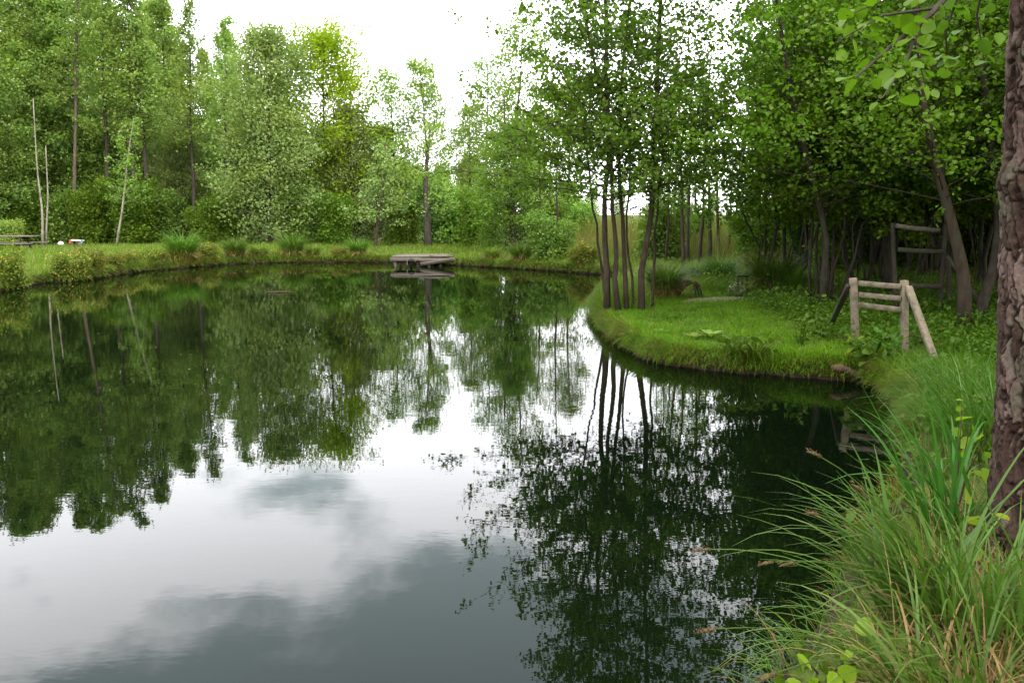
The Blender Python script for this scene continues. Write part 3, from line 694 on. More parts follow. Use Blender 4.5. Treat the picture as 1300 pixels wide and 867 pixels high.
for i, (px, Y, H) in enumerate(((1090, 21, 12), (1200, 21, 13), (1330, 18, 13), (1280, 26, 14), (1150, 29, 13), (1420, 21, 14), (1060, 27, 11))):
    TALL[i % 3].place('tall dark alder standing behind the thicket', T, spot(px, Y), i*1.1, H/16, 'tall alders behind the thicket')

for i, (x, y, H) in enumerate(((6.8, 5.2, 12), (8.6, 2.0, 13), (7.2, -2.4, 13), (4.6, -4.2, 12), (11.5, -.5, 14))):  # unseen alders added out of view to cast shade on the near bank
    TALL[i % 3].place('tall unseen alder added beyond the furrowed trunk to shade the near bank', T, (x, y, gz(x, y)), i*1.4, H/16, 'unseen alders added to shade the near bank')

# ------------------------------------------------------------------ ground vegetation (uncountable)
rng = np.random.default_rng(301)
def scatter(n, x0, x1, y0, y1, keep):
    x = rng.uniform(x0, x1, n); y = rng.uniform(y0, y1, n); m = keep(x, y, sdf(x, y)); return x[m], y[m]
def base_of(x, y): return np.stack([x, y, ground_h(x, y)-.015], -1)
# short lawn of the point
pc = ground_px(908, 383)
on_patch = lambda x, y: ((x-pc[0])/.72)**2+((y-pc[1])/.42)**2 < 1+.5*wob(x, y, 4)
x, y = scatter(170000, .8, 9.2, 9.3, 18.4, lambda x, y, d: (d > .02) & (wob(x, y, 1.5) > -1.1) & ~on_patch(x, y))
B = base_of(x, y); n = len(B); mb = MB()
tall = np.clip(1+.75*wob(x, y, 1.3)+.45*wob(x, y, 3.7)+(.35+.8*wob(x, y, 2.9))*sstep(.6, 0, sdf(x, y)), .35, 3.2)
blades(mb, B, rng.uniform(.05, .13, n)*tall, rng.uniform(.005, .010, n), rng.uniform(0, .6, n), rng.uniform(.2, 1.5, n), rng.uniform(0, 6.28, n), rng, 3)
u = rng.uniform(0, 1, n)+.35*wob(x, y, 2.1)
mi = np.repeat(np.select([u > 1.0, u < .12], [1, 2], 0), 3)
tag(link('lawn_grass', fast_mesh('lawn_grass', np.vstack(mb.V), np.vstack(mb.Q), [M['lawn'], M['meadow'], M['sedge']], False, mi)), 'short bright green grass of the lawn on the point', 'grass', kind='stuff')
x, y = scatter(2600, .8, 7, 9.5, 17, lambda x, y, d: (d > .03) & (wob(x, y, 2.6) > .1) & ~on_patch(x, y))
B = base_of(x, y); mb = MB(); LPw = np.repeat(B, 6, 0)+rng.normal(0, .04, (len(B)*6, 3))*[1, 1, .3]+[0, 0, .06]
leaves(mb, LPw, .042, rng, .75, 1.2, True, .15)
tag(link('lawn_weeds', mb.mesh('lawn_weeds', M['herb_leaf'])), 'small leafy weeds mixed into the lawn on the point', 'weeds', kind='stuff')
# rougher grass behind the lawn
x, y = scatter(70000, -1, 13, 15.5, 27, lambda x, y, d: (d > .03) & ~((y < 18.3) & (x > 2.6) & (x < 5.4)) & ~on_patch(x, y))
B = base_of(x, y); n = len(B); mb = MB()
blades(mb, B, rng.uniform(.15, .5, n)*(1+.4*wob(x, y, .9)), rng.uniform(.008, .016, n), rng.uniform(0, .45, n), rng.uniform(.2, 1.5, n), rng.uniform(0, 6.28, n), rng, 4)
tag(link('rough_grass', mb.mesh('rough_grass', M['meadow'])), 'rough taller grass between the lawn and the reeds', 'grass', kind='stuff')
# far bank meadow
x, y = scatter(190000, -30, 5, 22, 46, lambda x, y, d: (d > .02) & (d < 13))
B = base_of(x, y); n = len(B); mb = MB()
blades(mb, B, rng.uniform(.10, .36, n)*(1+.7*wob(x, y, .8)), rng.uniform(.014, .026, n), rng.uniform(0, .5, n), rng.uniform(.2, 1.4, n), rng.uniform(0, 6.28, n), rng, 3)
tag(link('meadow_grass', mb.mesh('meadow_grass', M['meadow'])), 'long pale green grass along the far bank', 'grass', kind='stuff')
# brown and green fringe hanging over the water's edge
A_ = POLY; B_ = np.roll(POLY, -1, 0); mid = (A_+B_)/2; ok = (mid[:, 1] > 1.2) & (mid[:, 0] > -24)
wt = np.linalg.norm(B_-A_, axis=1)*ok/np.maximum(6, np.linalg.norm(mid, axis=1))**.7; wt /= wt.sum()
e_ = rng.choice(len(A_), 230000, p=wt); u_ = rng.uniform(0, 1, len(e_))[:, None]
q_ = A_[e_]*(1-u_)+B_[e_]*u_+rng.uniform(-.2, .2, (len(e_), 2)); x, y = q_[:, 0], q_[:, 1]
d = sdf(x, y)+.11*wob(x, y, 2.6)+.05*wob(y, x, 7.3); m_ = (d > -.01) & (d < .13) & (wob(x, y, 2.6) > -.45) & ((np.hypot(x, y) > 7.5) | (rng.uniform(0, 1, len(x)) < .06)); x, y = x[m_], y[m_]
B = base_of(x, y); n = len(B); mb = MB()
e = .1; gx = (sdf(x-e, y)-sdf(x+e, y)); gy = (sdf(x, y-e)-sdf(x, y+e)); az = np.arctan2(gy, gx)+rng.normal(0, .6, n)
far_ = np.clip(np.hypot(x, y)/14, .7, 2)
blades(mb, B, rng.uniform(.10, .32, n)*(1+.6*wob(x, y, 2.3)), rng.uniform(.006, .011, n)*far_, rng.uniform(.1, 1.0, n), rng.uniform(.8, 2.5, n), az, rng, 4)
mi = (rng.uniform(0, 1, n)+.5*wob(x, y, 1.1) > .42).astype(int); mi[(mi == 0) & (np.hypot(x, y) < 9.6)] = 2; mi[(mi == 0) & (np.hypot(x, y) > 19)] = 3; mi = np.repeat(mi, 4)
tag(link('bank_fringe_grass', fast_mesh('bank_fringe_grass', np.vstack(mb.V), np.vstack(mb.Q), [M['lawn'], M['fringe'], M['sedge_near'], M['meadow']], False, mi)), 'green and brown grass hanging over the water edge', 'grass', kind='stuff')
# reed bed
x, y = scatter(60000, -2, 16, 22, 42, lambda x, y, d: (d > 2.6+.9*wob(x, y, .8)) & (x > y*.035-.3) & (x < y*.34) & (wob(x, y, .9) > -.9))
B = base_of(x, y); n = len(B); mb = MB(); dd = sdf(x, y)
blades(mb, B, rng.uniform(.4, 2.0, n)*(1+.45*wob(x, y, .7))*(.45+.65*sstep(2.5, 9, dd)), rng.uniform(.010, .024, n), rng.uniform(0, .35, n), rng.uniform(.05, 1.1, n), rng.uniform(0, 6.28, n), rng, 4)
pick = rng.uniform(0, 1, n) < .62
Fq = np.vstack(mb.Q); per = 4
mi = np.repeat(np.where(pick, 0, 1), per)
tag(link('reeds', fast_mesh('reeds', np.vstack(mb.V), Fq, [M['reed'], M['meadow']], False, mi)), 'pale tan reed bed mixed with green behind the lawn under the open sky', 'reeds', kind='stuff')
# leafy ground cover beneath the thicket and on the near bank
x, y = scatter(6500, 2.2, 13, 4.0, 20, lambda x, y, d: (d > .12) & ~((x > 3.5) & (x < 5.3) & (y > 8.8) & (y < 10.4) & (wob(x, y, 3) < .3)) & (((y > 11) & (x > 5.0+.12*(y-11)+.4*wob(x, y, .9))) | ((y > 9.4) & (x > 4.5+.3*wob(x, y, 1.3))) | ((y < 9.4) & (wob(x, y, 1.8) > -.2))))
n = len(x); B = base_of(x, y); k = 13
hh = rng.uniform(.10, .42, n)*(1+.4*wob(x, y, 1.1))
s = rng.uniform(.25, 1.05, (n, k, 1)); off = rng.normal(0, .085, (n, k, 3)); off[..., 2] *= .4
LPg = (B[:, None, :]+np.concatenate([np.zeros((n, k, 2)), s*hh[:, None, None]], -1)+off).reshape(-1, 3); mb = MB()
leaves(mb, LPg, .068, rng, .6, .8, True, .3)
tag(link('undergrowth', mb.mesh('undergrowth', M['herb_leaf'])), 'leafy green ground cover beneath the thicket and along the cove', 'undergrowth', kind='stuff')

# ------------------------------------------------------------------ sedge tussocks and bank plants (things)
def tussock_kind(seed, n, L, wd, mat, spread=.16, bend=(1.0, 2.2), seg=6, dry=.25):
    rg = np.random.default_rng(seed)
    a = rg.uniform(0, 6.28, n); rr = spread*np.sqrt(rg.uniform(0, 1, n))
    B = np.stack([rr*np.cos(a), rr*np.sin(a), rg.uniform(-.05, .12, n)], -1)
    g = MB(); blades(g, B, rg.uniform(.45, 1, n)*L, rg.uniform(.6, 1.2, n)*wd, rg.uniform(.02, .45, n), rg.uniform(*bend, n), a+rg.normal(0, .5, n), rg, seg)
    nd = int(n*dry); d = MB(); a = rg.uniform(0, 6.28, nd)
    B = np.stack([spread*np.cos(a), spread*np.sin(a), rg.uniform(-.05, .1, nd)], -1)
    blades(d, B, rg.uniform(.3, .6, nd)*L, rg.uniform(.6, 1.2, nd)*wd, rg.uniform(.3, .8, nd), rg.uniform(1.2, 2.2, nd), a+rg.normal(0, .4, nd), rg, seg)
    return g.mesh('tussock_blades', M[mat]), d.mesh('tussock_dry_blades', M['straw'])
TUS = [tussock_kind(401, 900, 1.15, .016, 'sedge'), tussock_kind(402, 700, 1.0, .018, 'sedge', .2, (.8, 2.0)), tussock_kind(403, 500, .75, .022, 'meadow', .2)]
def tussock(i, p, sc, label, rz=0, group=None):
    o = thing('sedge_tussock', label, 'sedge', p, rz, group, sc)
    link('blades', TUS[i][0], o); link('dry_blades', TUS[i][1], o)
    return o
tussock(0, spot(846, 17.3), 1.0, 'arching sedge tussock beside the bent log seat, near the alder cluster', 0)
tussock(0, spot(917, 20), .95, 'upright sedge tussock behind the lawn between the bent log seat and the three-legged stool', 2)
tussock(0, spot(984, 17.2), 1.2, 'largest dark sedge tussock, beside the three-legged stool', 4)
tussock(1, spot(1012, 16.6), .85, 'smaller dark sedge tussock against the thicket edge', 1)
tussock(1, spot(890, 20.5), .8, 'half-hidden sedge tussock behind the bent log seat', 3)
FB = 'tussocks and bushes along the far bank'
for i, (px, py, sc, lb) in enumerate(((232, 336, 1.1, 'large rounded sedge tussock on the far bank below the round willow'), (198, 340, .8, 'low sedge tussock just before the large rounded tussock'),
        (300, 332, .9, 'sedge tussock on the far bank past the large rounded one, above a bare earth edge'), (330, 330, .8, 'short sedge tussock near the middle of the grassy far bank'),
        (372, 330, 1.0, 'sedge tussock with dry skirt on the bank left of the jetty'), (398, 331, .7, 'small sedge tussock on the bank closer to the jetty'), (455, 330, .8, 'lone sedge tussock just before the jetty'),
        (625, 335, .7, 'grass tuft on the bank just after the jetty'), (662, 338, .8, 'bright green sedge tuft below the twin-trunked alder'))):
    tussock(2 if i % 2 else 1, shore_pt(px, .45), sc*1.35, lb, i*1.9, FB)
# flowering bushes at the water's edge
FSH = [k_shrub(44, 1.3, 1.0, 'flower_shrub', 8, .085, 12, 'bank_bush'), k_shrub(45, 1.0, .9, 'flower_shrub', 8, .08, 12, 'bank_bush')]
for i, (px, py, sc, lb) in enumerate(((4, 358, .66, 'big dark bush with rusty blossom at the water edge beside the white stone'), (88, 352, .62, 'yellowish flowering bush at the water edge before the small white stand'),
        (112, 349, .55, 'paler flowering bush touching the yellowish one at the water edge'), (140, 345, .5, 'low yellowish bush on the bank below the leaning pale trunk'), (162, 342, .4, 'small rusty bush over the dark bank hollow'),
        (188, 339, .5, 'small yellow-green bush beside the low sedge tussock'), (264, 333, .5, 'dark green bush on the bank beside the large rounded tussock'), (430, 331, .4, 'tiny bush on the bank between tussock and jetty'),
        (742, 341, .6, 'yellow-green bush on the far bank just left of the alder cluster'))):
    FSH[i % 2].place(lb, 'bush', shore_pt(px, .25 if i < 5 else .4)-np.array([0, 0, .12]), i*1.3, sc*1.15, FB)
FSH2 = k_shrub(46, 2.0, 1.5, 'birch_leaf', 9, .11, 12, 'reedy_bush')
FSH2.place('bright yellow-green rounded bush behind the picnic table', 'bush', spot(8, 40), 0, .75)

# ------------------------------------------------------------------ jetty
def build_jetty():
    a = on_plane(499, 338, 0); b = on_plane(577, 339, 0)
    Y0 = (a[1]+b[1])/2-.15; x0, x1 = a[0], b[0]; zt = .36
    t = thing('jetty', 'low weathered wooden jetty with a slipped plank on the far bank', 'jetty', ((x0+x1)/2, Y0, 0))
    rg = np.random.default_rng(5); cx = (x0+x1)/2; hw = (x1-x0)/2
    dk = MB(); n = 7
    for i in range(n):
        yy = .1+i*.27; e = rg.uniform(-.18, .12, 2)
        dk.bar((-hw+.0+e[0]*.5, yy, zt+.02+rg.normal(0, .012)), (hw*.72+e[1], yy+rg.normal(0, .02), zt+.02+rg.normal(0, .02)), .22, .045, (0, 0, 1), .2, .004, rg)
    link('deck', dk.mesh('jetty_deck', M['timber_grey']), t)
    for i in range(5):
        x = -hw+.12+i*(2*hw-.2)/4*.78
        m = MB(); m.tube([(x, .12, -.5), (x+.01, .12, .2), (x, .12, zt-.055)], [.06, .062, .06], 9); link('post', m.mesh('jetty_post', M['timber_grey' if i in (0, 3) else 'timber_dark'], True), t)
        m = MB(); m.tube([(x, 1.6, -.5), (x, 1.6, zt-.055)], [.06, .06], 9); link('post', m.mesh('jetty_post', M['timber_dark'], True), t)
    m = MB(); m.bar((-hw-.05, .0, zt-.075), (hw*.98, .0, zt-.10), .05, .13, (0, 0, 1), .2, .004, rg); link('edge_beam', m.mesh('jetty_beam', M['timber_grey']), t)
    m = MB(); m.bar((-hw+.1, .22, .2), (hw*.9, .25, .24), .05, .12, (0, 0, 1), .2, .004, rg); link('cross_beam', m.mesh('jetty_cross_beam', M['timber_dark']), t)
    m = MB(); m.bar((-.1, -.06, .10), (hw+.02, -.10, .30), .04, .13, (0, -.4, 1), .2, .004, rg); o = link('slipped_plank', m.mesh('jetty_slipped_plank', M['timber_grey']), t); o['label'] = 'pale plank that has slipped at a slant'
    m = MB(); m.bar((hw*.2, .05, zt+.075), (hw*.95, .3, zt+.03), .16, .035, (0, 0, 1), .2, .003, rg); link('loose_board', m.mesh('jetty_loose_board', M['timber_grey']), t)
    m = MB(); th = np.linspace(0, PI*1.25, 12); m.tube(np.stack([-.45+.16*np.cos(th), np.full(12, -.04), .16+.16*np.sin(th)], -1), .02, 6); link('rope_loop', m.mesh('jetty_rope', M['timber_grey'], True), t)
build_jetty()

# ------------------------------------------------------------------ picnic table, white stand, post cap, white stone
def build_table():
    p = ground_px(2, 322); t = thing('picnic_table', 'weathered grey picnic table with attached bench on the far bank', 'picnic table', p, R(6))
    rg = np.random.default_rng(6); L = 1.55
    m = MB()
    for i in range(4): m.bar((-L, -.3+i*.2, .74), (L-.08*(i % 2), -.3+i*.2, .74), .18, .05, (0, 0, 1), .2, .003, rg)
    link('table_top', m.mesh('picnic_table_top', M['timber_grey']), t)
    for sgn in (-1, 1):
        m = MB()
        for i in range(2): m.bar((-L, sgn*(.68+.16*i), .44), (L+.05, sgn*(.68+.16*i), .44), .14, .045, (0, 0, 1), .2, .003, rg)
        link('bench', m.mesh('picnic_bench', M['timber_grey']), t)
    for x in (-.95, .95):
        m = MB(); m.bar((x, -.28, .715), (x, -.72, 0), .09, .05, (1, 0, 0)); m.bar((x, .28, .715), (x, .72, 0), .09, .05, (1, 0, 0))
        m.bar((x+.05, -.8, .38), (x+.05, .8, .38), .04, .08); m.bar((x+.05, -.34, .66), (x+.05, .34, .66), .05, .09); link('leg_frame', m.mesh('picnic_leg_frame', M['timber_dark']), t)
build_table()
def build_stand():
    p = ground_px(99, 319); t = thing('garden_stand', 'small grey stand with white top, red cloth and teal cloth on the far bank', 'stand', p, R(8))
    rg = np.random.default_rng(9)
    m = MB(); m.bar((-.24, 0, .50), (.26, 0, .47), .42, .05, (0, 0, 1), .3); tp = link('top', m.mesh('stand_top', M['white']), t)
    m = MB(); m.bar((.14, 0, -.03), (.13, 0, .45), .18, .30, (0, 1, 0), .2); link('pedestal', m.mesh('stand_pedestal', M['timber_grey']), t)
    m = MB(); m.bar((-.16, .0, -.03), (-.17, 0, .46), .06, .30, (0, 1, 0), .2); link('leg', m.mesh('stand_leg', M['timber_grey']), t)
    def cloth(x, mat, nm, w_):
        V = []; 
        for i in range(7):
            for j in range(5): V.append((x+w_*(i/6-.5)+.01*math.sin(j*2+i), -.225-.012*math.sin(i*1.9+j*.6)-.01*j/4, .53-.2*j/4-.02*math.sin(i)))
        Q = [(i*5+j, i*5+j+1, i*5+j+6, i*5+j+5) for i in range(6) for j in range(4)]
        b_ = MB(); b_.add(V, Q); o = link(nm, b_.mesh(nm, M[mat], True), tp); md = o.modifiers.new('thick', 'SOLIDIFY'); md.thickness = .012
    cloth(-.22, 'red', 'red_cloth', .08); cloth(.27, 'teal', 'teal_cloth', .08)
build_stand()
def build_cap():
    p = ground_px(78, 319); t = thing('capped_post', 'short post with a rounded white cap in the grass beside the stand', 'post', p)
    m = MB(); m.tube([(0, 0, -.05), (.01, 0, .18), (0, 0, .30)], [.05, .045, .045], 8); link('post', m.mesh('capped_post_shaft', M['timber_grey'], True), t)
    z = np.linspace(0, 1, 7); m = MB(); m.tube(np.stack([0*z, 0*z, .28+.17*z], -1), .13*np.sqrt(np.clip(1-(z*1.6-.6)**2, .02, 1)), 12); link('cap', m.mesh('capped_post_cap', M['white'], True), t)
build_cap()
def rock(name, label, p, size, mat, seed):
    rg = np.random.default_rng(seed); nu, nv = 16, 10; u = np.arange(nu)*2*PI/nu; v = np.linspace(.02, PI-.02, nv)
    U, Vv = np.meshgrid(u, v); D = np.stack([np.cos(U)*np.sin(Vv), np.sin(U)*np.sin(Vv), np.cos(Vv)], -1)
    f = 1.0
    for _ in range(9):
        d = unit(rg.normal(0, 1, 3)); f = np.minimum(f, (.72+rg.uniform(0, .2))/np.maximum(.2, D@d))
    V = (D*f[..., None]*np.array(size)).reshape(-1, 3)
    i = np.arange(nv-1)[:, None]*nu; j = np.arange(nu)[None, :]
    Q = np.stack([i+j, i+(j+1) % nu, i+nu+(j+1) % nu, i+nu+j], -1).reshape(-1, 4)[:, ::-1]
    o = link(name, fast_mesh(name, V, [Q, np.array([list(range(nu))]), np.array([list(range((nv-1)*nu, nv*nu))[::-1]])], [M[mat]], False), None, p)
    return tag(o, label, 'stone')
q = on_plane(25, 361, .06); rock('stone', 'whitish stone at the water edge under the big dark bush', q, (.16, .12, .11), 'stone_pale', 3)
q = on_plane(153, 345, .05); rock('stone', 'small pale stone on the water edge below the yellowish bush', q, (.14, .1, .08), 'stone_pale', 4)
q = ground_px(938, 376); rock('stone', 'squarish brown boulder supporting the three-legged stool', q+[0, .05, .10], (.24, .2, .2), 'stone', 5)
q = on_plane(759, 386, .08); rock('stone', 'rounded brown stone at the tip of the grassy point', q, (.2, .18, .14), 'rot_wood', 6)

# ------------------------------------------------------------------ bare patch, bent log seat, stool
def build_patch():
    c = ground_px(908, 383); V = []; Q = []; nr, na = 5, 26; rg = np.random.default_rng(3)
    edge = 1+.22*np.sin(np.arange(na)*.9)+.15*np.sin(np.arange(na)*2.3+1)
    for i in range(nr):
        for j in range(na):
            a = j*2*PI/na; r_ = (i+.02)/(nr-1)*edge[j]; X_ = c[0]+.85*r_*math.cos(a); Y_ = c[1]+.55*r_*math.sin(a); V.append((X_, Y_, 0))
    V = np.array(V); V[:, 2] = ground_h(V[:, 0], V[:, 1])+.045*(1-np.repeat(np.arange(nr)/(nr-1), na)**3)-.01*np.repeat(np.arange(nr)/(nr-1), na)**6
    for i in range(nr-1):
        for j in range(na): Q.append((i*na+j, (i+1)*na+j, (i+1)*na+(j+1) % na, i*na+(j+1) % na))
    tag(link('path', fast_mesh('bare_path', V, [np.array(Q)], [M['sand']], True)), kind='structure')
build_patch()
def build_bent_seat():
    p = ground_px(882, 379); Yb = p[1]
    t = thing('log_bench', 'bent brown log seat on three thin dark legs beside the arching tussock', 'seat', p)
    g = lambda px, py, dy=0: at_depth(px, py, Yb+dy)-p
    m = MB(); P = np.array([g(853, 381, .1), g(857, 374, .08), g(862, 367, .05), g(868, 361.5), g(875, 358.5), g(882, 359.5), g(888, 364)])
    m.tube(P, [.085, .09, .085, .07, .055, .045, .035], 10); link('log', m.mesh('log_seat_log', M['rot_wood'], True), t)
    for (a, b, dy) in (((881, 362), (884, 379), -.06), ((884, 363), (888, 378), .1), ((887, 364), (892, 377), -.02)):
        m = MB(); m.tube(np.array([g(*a, dy), g((a[0]+b[0])/2+.5, (a[1]+b[1])/2, dy), g(*b, dy)-[0, 0, .03]]), [.02, .022, .022], 7); link('leg', m.mesh('log_seat_leg', M['stem_dark'], True), t)
    m = MB(); m.tube(np.array([g(868, 378, -.1), g(874, 373, -.1), g(881, 366, -.08)]), [.015, .014, .01], 6); link('brace', m.mesh('log_seat_brace', M['timber_grey'], True), t)
build_bent_seat()
def build_stool():
    p = ground_px(942, 377); Yb = p[1]
    t = thing('stool', 'small dark three-legged stool standing on the squarish boulder', 'stool', p)
    g = lambda px, py, dy=0: at_depth(px, py, Yb+dy)-p
    m = MB(); m.bar(g(934, 350), g(950.5, 350.5), .16, .035, (0, 0, 1), .25); link('seat', m.mesh('stool_seat', M['timber_dark']), t)
    for (a, b, dy) in (((936, 351.5), (938, 367), -.05), ((942, 352), (942.5, 368), .06), ((948, 352), (948.5, 369), -.04)):
        m = MB(); m.tube(np.array([g(*a, dy), g(*b, dy)-[0, 0, .02]]), [.02, .022], 7); link('leg', m.mesh('stool_leg', M['stem_dark'], True), t)
build_stool()
def px_at(px, py, z): return on_plane(px, py, z)

# ------------------------------------------------------------------ timber railing by the cove
def build_railing():
    a = ground_px(1088, 440); b = ground_px(1149, 446)
    t = thing('timber_railing', 'short timber railing of three rails between two braced posts by the cove', 'railing', a)
    rg = np.random.default_rng(15)
    Ya, Yb = a[1], b[1]
    ta = at_depth(1083, 353, Ya)-a; tb_ = at_depth(1148, 356, Yb)-a; b0_ = b-a
    for base, top in ((np.zeros(3), ta), (b0_, tb_)):
        m = MB(); m.bar(base-np.array([0, 0, .15]), top, .085, .078, (0, 1, 0), .08, .0005, rg); link('post', m.mesh('railing_post', M['timber'], False), t)
    for (l, r_) in (((1089, 359.5), (1144, 364)), ((1090, 374), (1144, 379)), ((1090, 386.5), (1144, 393.5))):
        m = MB(); m.bar(at_depth(*l, Ya-.02)-a, at_depth(*r_, Yb-.02)-a, .03, .066, (0, 0, 1), .08, .0006, rg); link('rail', m.mesh('railing_rail', M['timber']), t)
    f1 = ground_px(1049, 421)-a; f2 = ground_px(1190, 459)-a
    m = MB(); m.bar(at_depth(1079, 362, Ya-.0)-a+[-.01, 0, 0], f1-[0, 0, .05], .07, .05, (0, 0, 1), .08, .0006, rg); link('brace', m.mesh('railing_brace', M['timber_dark']), t)
    m = MB(); m.bar(at_depth(1153, 364, Yb-.03)-a, f2-[0, 0, .06], .085, .055, (0, 0, 1), .08, .0006, rg); link('brace', m.mesh('railing_brace', M['timber']), t)
build_railing()
def build_old_frame():
    p = np.array(spot(1138, 13.2)); Yf = 13.2
    t = thing('old_frame', 'old dark wooden frame of posts and cross rails inside the thicket', 'frame', p)
    g = lambda px, py, dy=0: at_depth(px, py, Yf+dy)-p
    rg = np.random.default_rng(21)
    for top, bot, dy in (((1133, 283), (1138, 388), 0), ((1201, 284), (1193, 388), 0), ((1204, 330), (1207, 386), .5)):
        m = MB(); m.bar(g(*bot, dy)-[0, 0, .1], g(*top, dy), .06, .055, (0, 1, 0), .2, .002, rg); link('post', m.mesh('old_frame_post', M['timber_dark']), t)
    for l, r_, mt in (((1137, 287), (1193, 293), 'timber_grey'), ((1140, 317), (1196, 320), 'timber_dark'), ((1140, 362), (1194, 364), 'timber_dark')):
        m = MB(); m.bar(g(*l, -.08), g(*r_, -.08), .05, .07, (0, 0, 1), .2, .004, rg); link('rail', m.mesh('old_frame_rail', M[mt]), t)
    m = MB(); m.bar(g(1202, 325, -.12), g(1246, 384, -.5), .07, .05, (0, 0, 1), .2, .004, rg); link('brace', m.mesh('old_frame_brace', M['timber_dark']), t)
build_old_frame()
def log_thing(name, label, cat, pts, rad, mat):
    P = np.array(pts); b = P[0].copy(); m = MB(); m.tube(P-b, rad, 10); tag(link(name, m.mesh(name, M[mat], True), None, b), label, cat)
log_thing('log', 'rotting log lying along the cove bank before the railing', 'log', [on_plane(1056, 466, .17), on_plane(1064, 467, .17), on_plane(1076, 471, .14), on_plane(1090, 475, .12), on_plane(1102, 478, .05)], [.03, .055, .05, .055, .035], 'rot_wood')
log_thing('branch', 'pale broken branch standing in the cove edge under the leafy plants', 'branch', [on_plane(1152, 506, .05), on_plane(1160, 494, .12), on_plane(1166, 480, .3)], [.03, .022, .01], 'timber_grey')
log_thing('log', 'dark plank lying on the ground between the railing posts', 'log', [ground_px(1122, 434)+[0, 0, .06], ground_px(1150, 435)+[0, 0, .07], ground_px(1178, 437)+[0, 0, .05]], [.05, .055, .05], 'rot_wood')

# ------------------------------------------------------------------ leafy plants of the point and cove
def leafy_plant(name, label, cat, p, n, H, leaf, rg, mat='herb_leaf', spread=.25, up=.8, group=None, wid=.75, stalk=True):
    t = thing(name, label, cat, p, 0, group); s = MB(); L_ = []
    for i in range(n):
        a = rg.uniform(0, 6.28); rr = spread*math.sqrt(rg.uniform(0, 1)); h = H*rg.uniform(.5, 1); e = np.array([rr*math.cos(a), rr*math.sin(a), h])
        b = np.array([e[0]*.3, e[1]*.3, -.05]); s.tube(np.array([b, (b+e)/2+[0, 0, .02], e]), [.007, .006, .003], 4, cap=False); L_.append(e)
    link('stalks', s.mesh(name+'_stalks', M['herb_leaf']), t)
    c = MB(); leaves(c, np.array(L_), leaf, rg, wid, up, 'round', .35, .7)
    link('leaves', c.mesh(name+'_leaves', M[mat]), t); return t
rg = np.random.default_rng(33)
leafy_plant('butterbur_plant', 'clump of large round leaves hanging over the edge of the point', 'plant', shore_pt(955, .03)+np.array([0, -.03, .03]), 80, .26, .085, rg, 'herb_leaf', .36, .15, None, .9)
leafy_plant('broad_leaf_plant', 'small broad-leaved plant on the lawn edge above the round-leaf clump', 'plant', shore_pt(946, .35), 24, .20, .09, rg, 'herb_leaf', .22, .6, None, .45)
def tall_herb(label, p, H, rg, mat='herb_leaf', leaf=.09, nst=4, spread=.16, name='tall_herb', per=14):
    t = thing(name, label, 'plant', p); s = MB(); L_ = []
    for i in range(nst):
        a = rg.uniform(0, 6.28); e = np.array([spread*math.cos(a), spread*math.sin(a), H*rg.uniform(.7, 1)]); Pq = np.array([[0, 0, -.05], e*[.4, .4, .5], e]); s.tube(Pq, [.007, .006, .003], 5, cap=False)
        for u in rg.uniform(.2, 1, per): L_.append(e*[u*.9, u*.9, u]+rg.normal(0, .03, 3))
    link('stems', s.mesh(name+'_stems', M['herb_leaf']), t); c = MB(); leaves(c, np.array(L_), leaf, rg, .6, .6, True, .35); link('leaves', c.mesh(name+'_leaves', M[mat]), t)
tall_herb('tall leafy weed standing on the lawn left of the railing', ground_px(1015, 445), .55, rg)
tall_herb('short leafy weed between the tall weed and the railing', ground_px(1040, 432), .35, rg)
tall_herb('leafy herb at the foot of the nearer railing brace', shore_pt(1140, .35), .42, rg, 'herb_leaf', .11, 6, .25)
tall_herb('spreading leafy herb overhanging the water in the cove corner', shore_pt(1122, .12), .34, rg, 'herb_leaf', .12, 7, .32)
tall_herb('pale leafy herb beside the rotting log', shore_pt(1096, .25), .26, rg, 'yellow_leaf', .09, 5, .25)
def fern(label, p, rg, n=7, L=.20):
    t = thing('fern', label, 'fern', p); m = MB()
    for i in range(n):
        az = i*6.28/n+rg.normal(0, .2); th = .5; q = np.array([0, 0, 0.]); 
        for j in range(14):
            th += .08; d = np.array([math.cos(az)*math.sin(th), math.sin(az)*math.sin(th), math.cos(th)]); q2 = q+d*L/14; sd_ = np.array([-math.sin(az), math.cos(az), 0]); w_ = .16*L*math.sin((j+1.5)/15*PI)+.01
            for sg in (-1, 1): m.add([q, q+sd_*sg*w_*.6+d*.015, q+sd_*sg*w_+d*.05, q2], [[0, 1, 2, 3]])
            q = q2
    link('fronds', m.mesh('fern_fronds', M['birch_leaf']), t)
fern('pale fern rosette on the lawn nearer the alder cluster', ground_px(880, 432), rg)
fern('pale fern rosette in the middle of the lawn', ground_px(902, 430), rg, 8, .24)
fern('small fern at the lawn edge between alder cluster and round-leaf clump', ground_px(838, 425), rg, 6, .16)

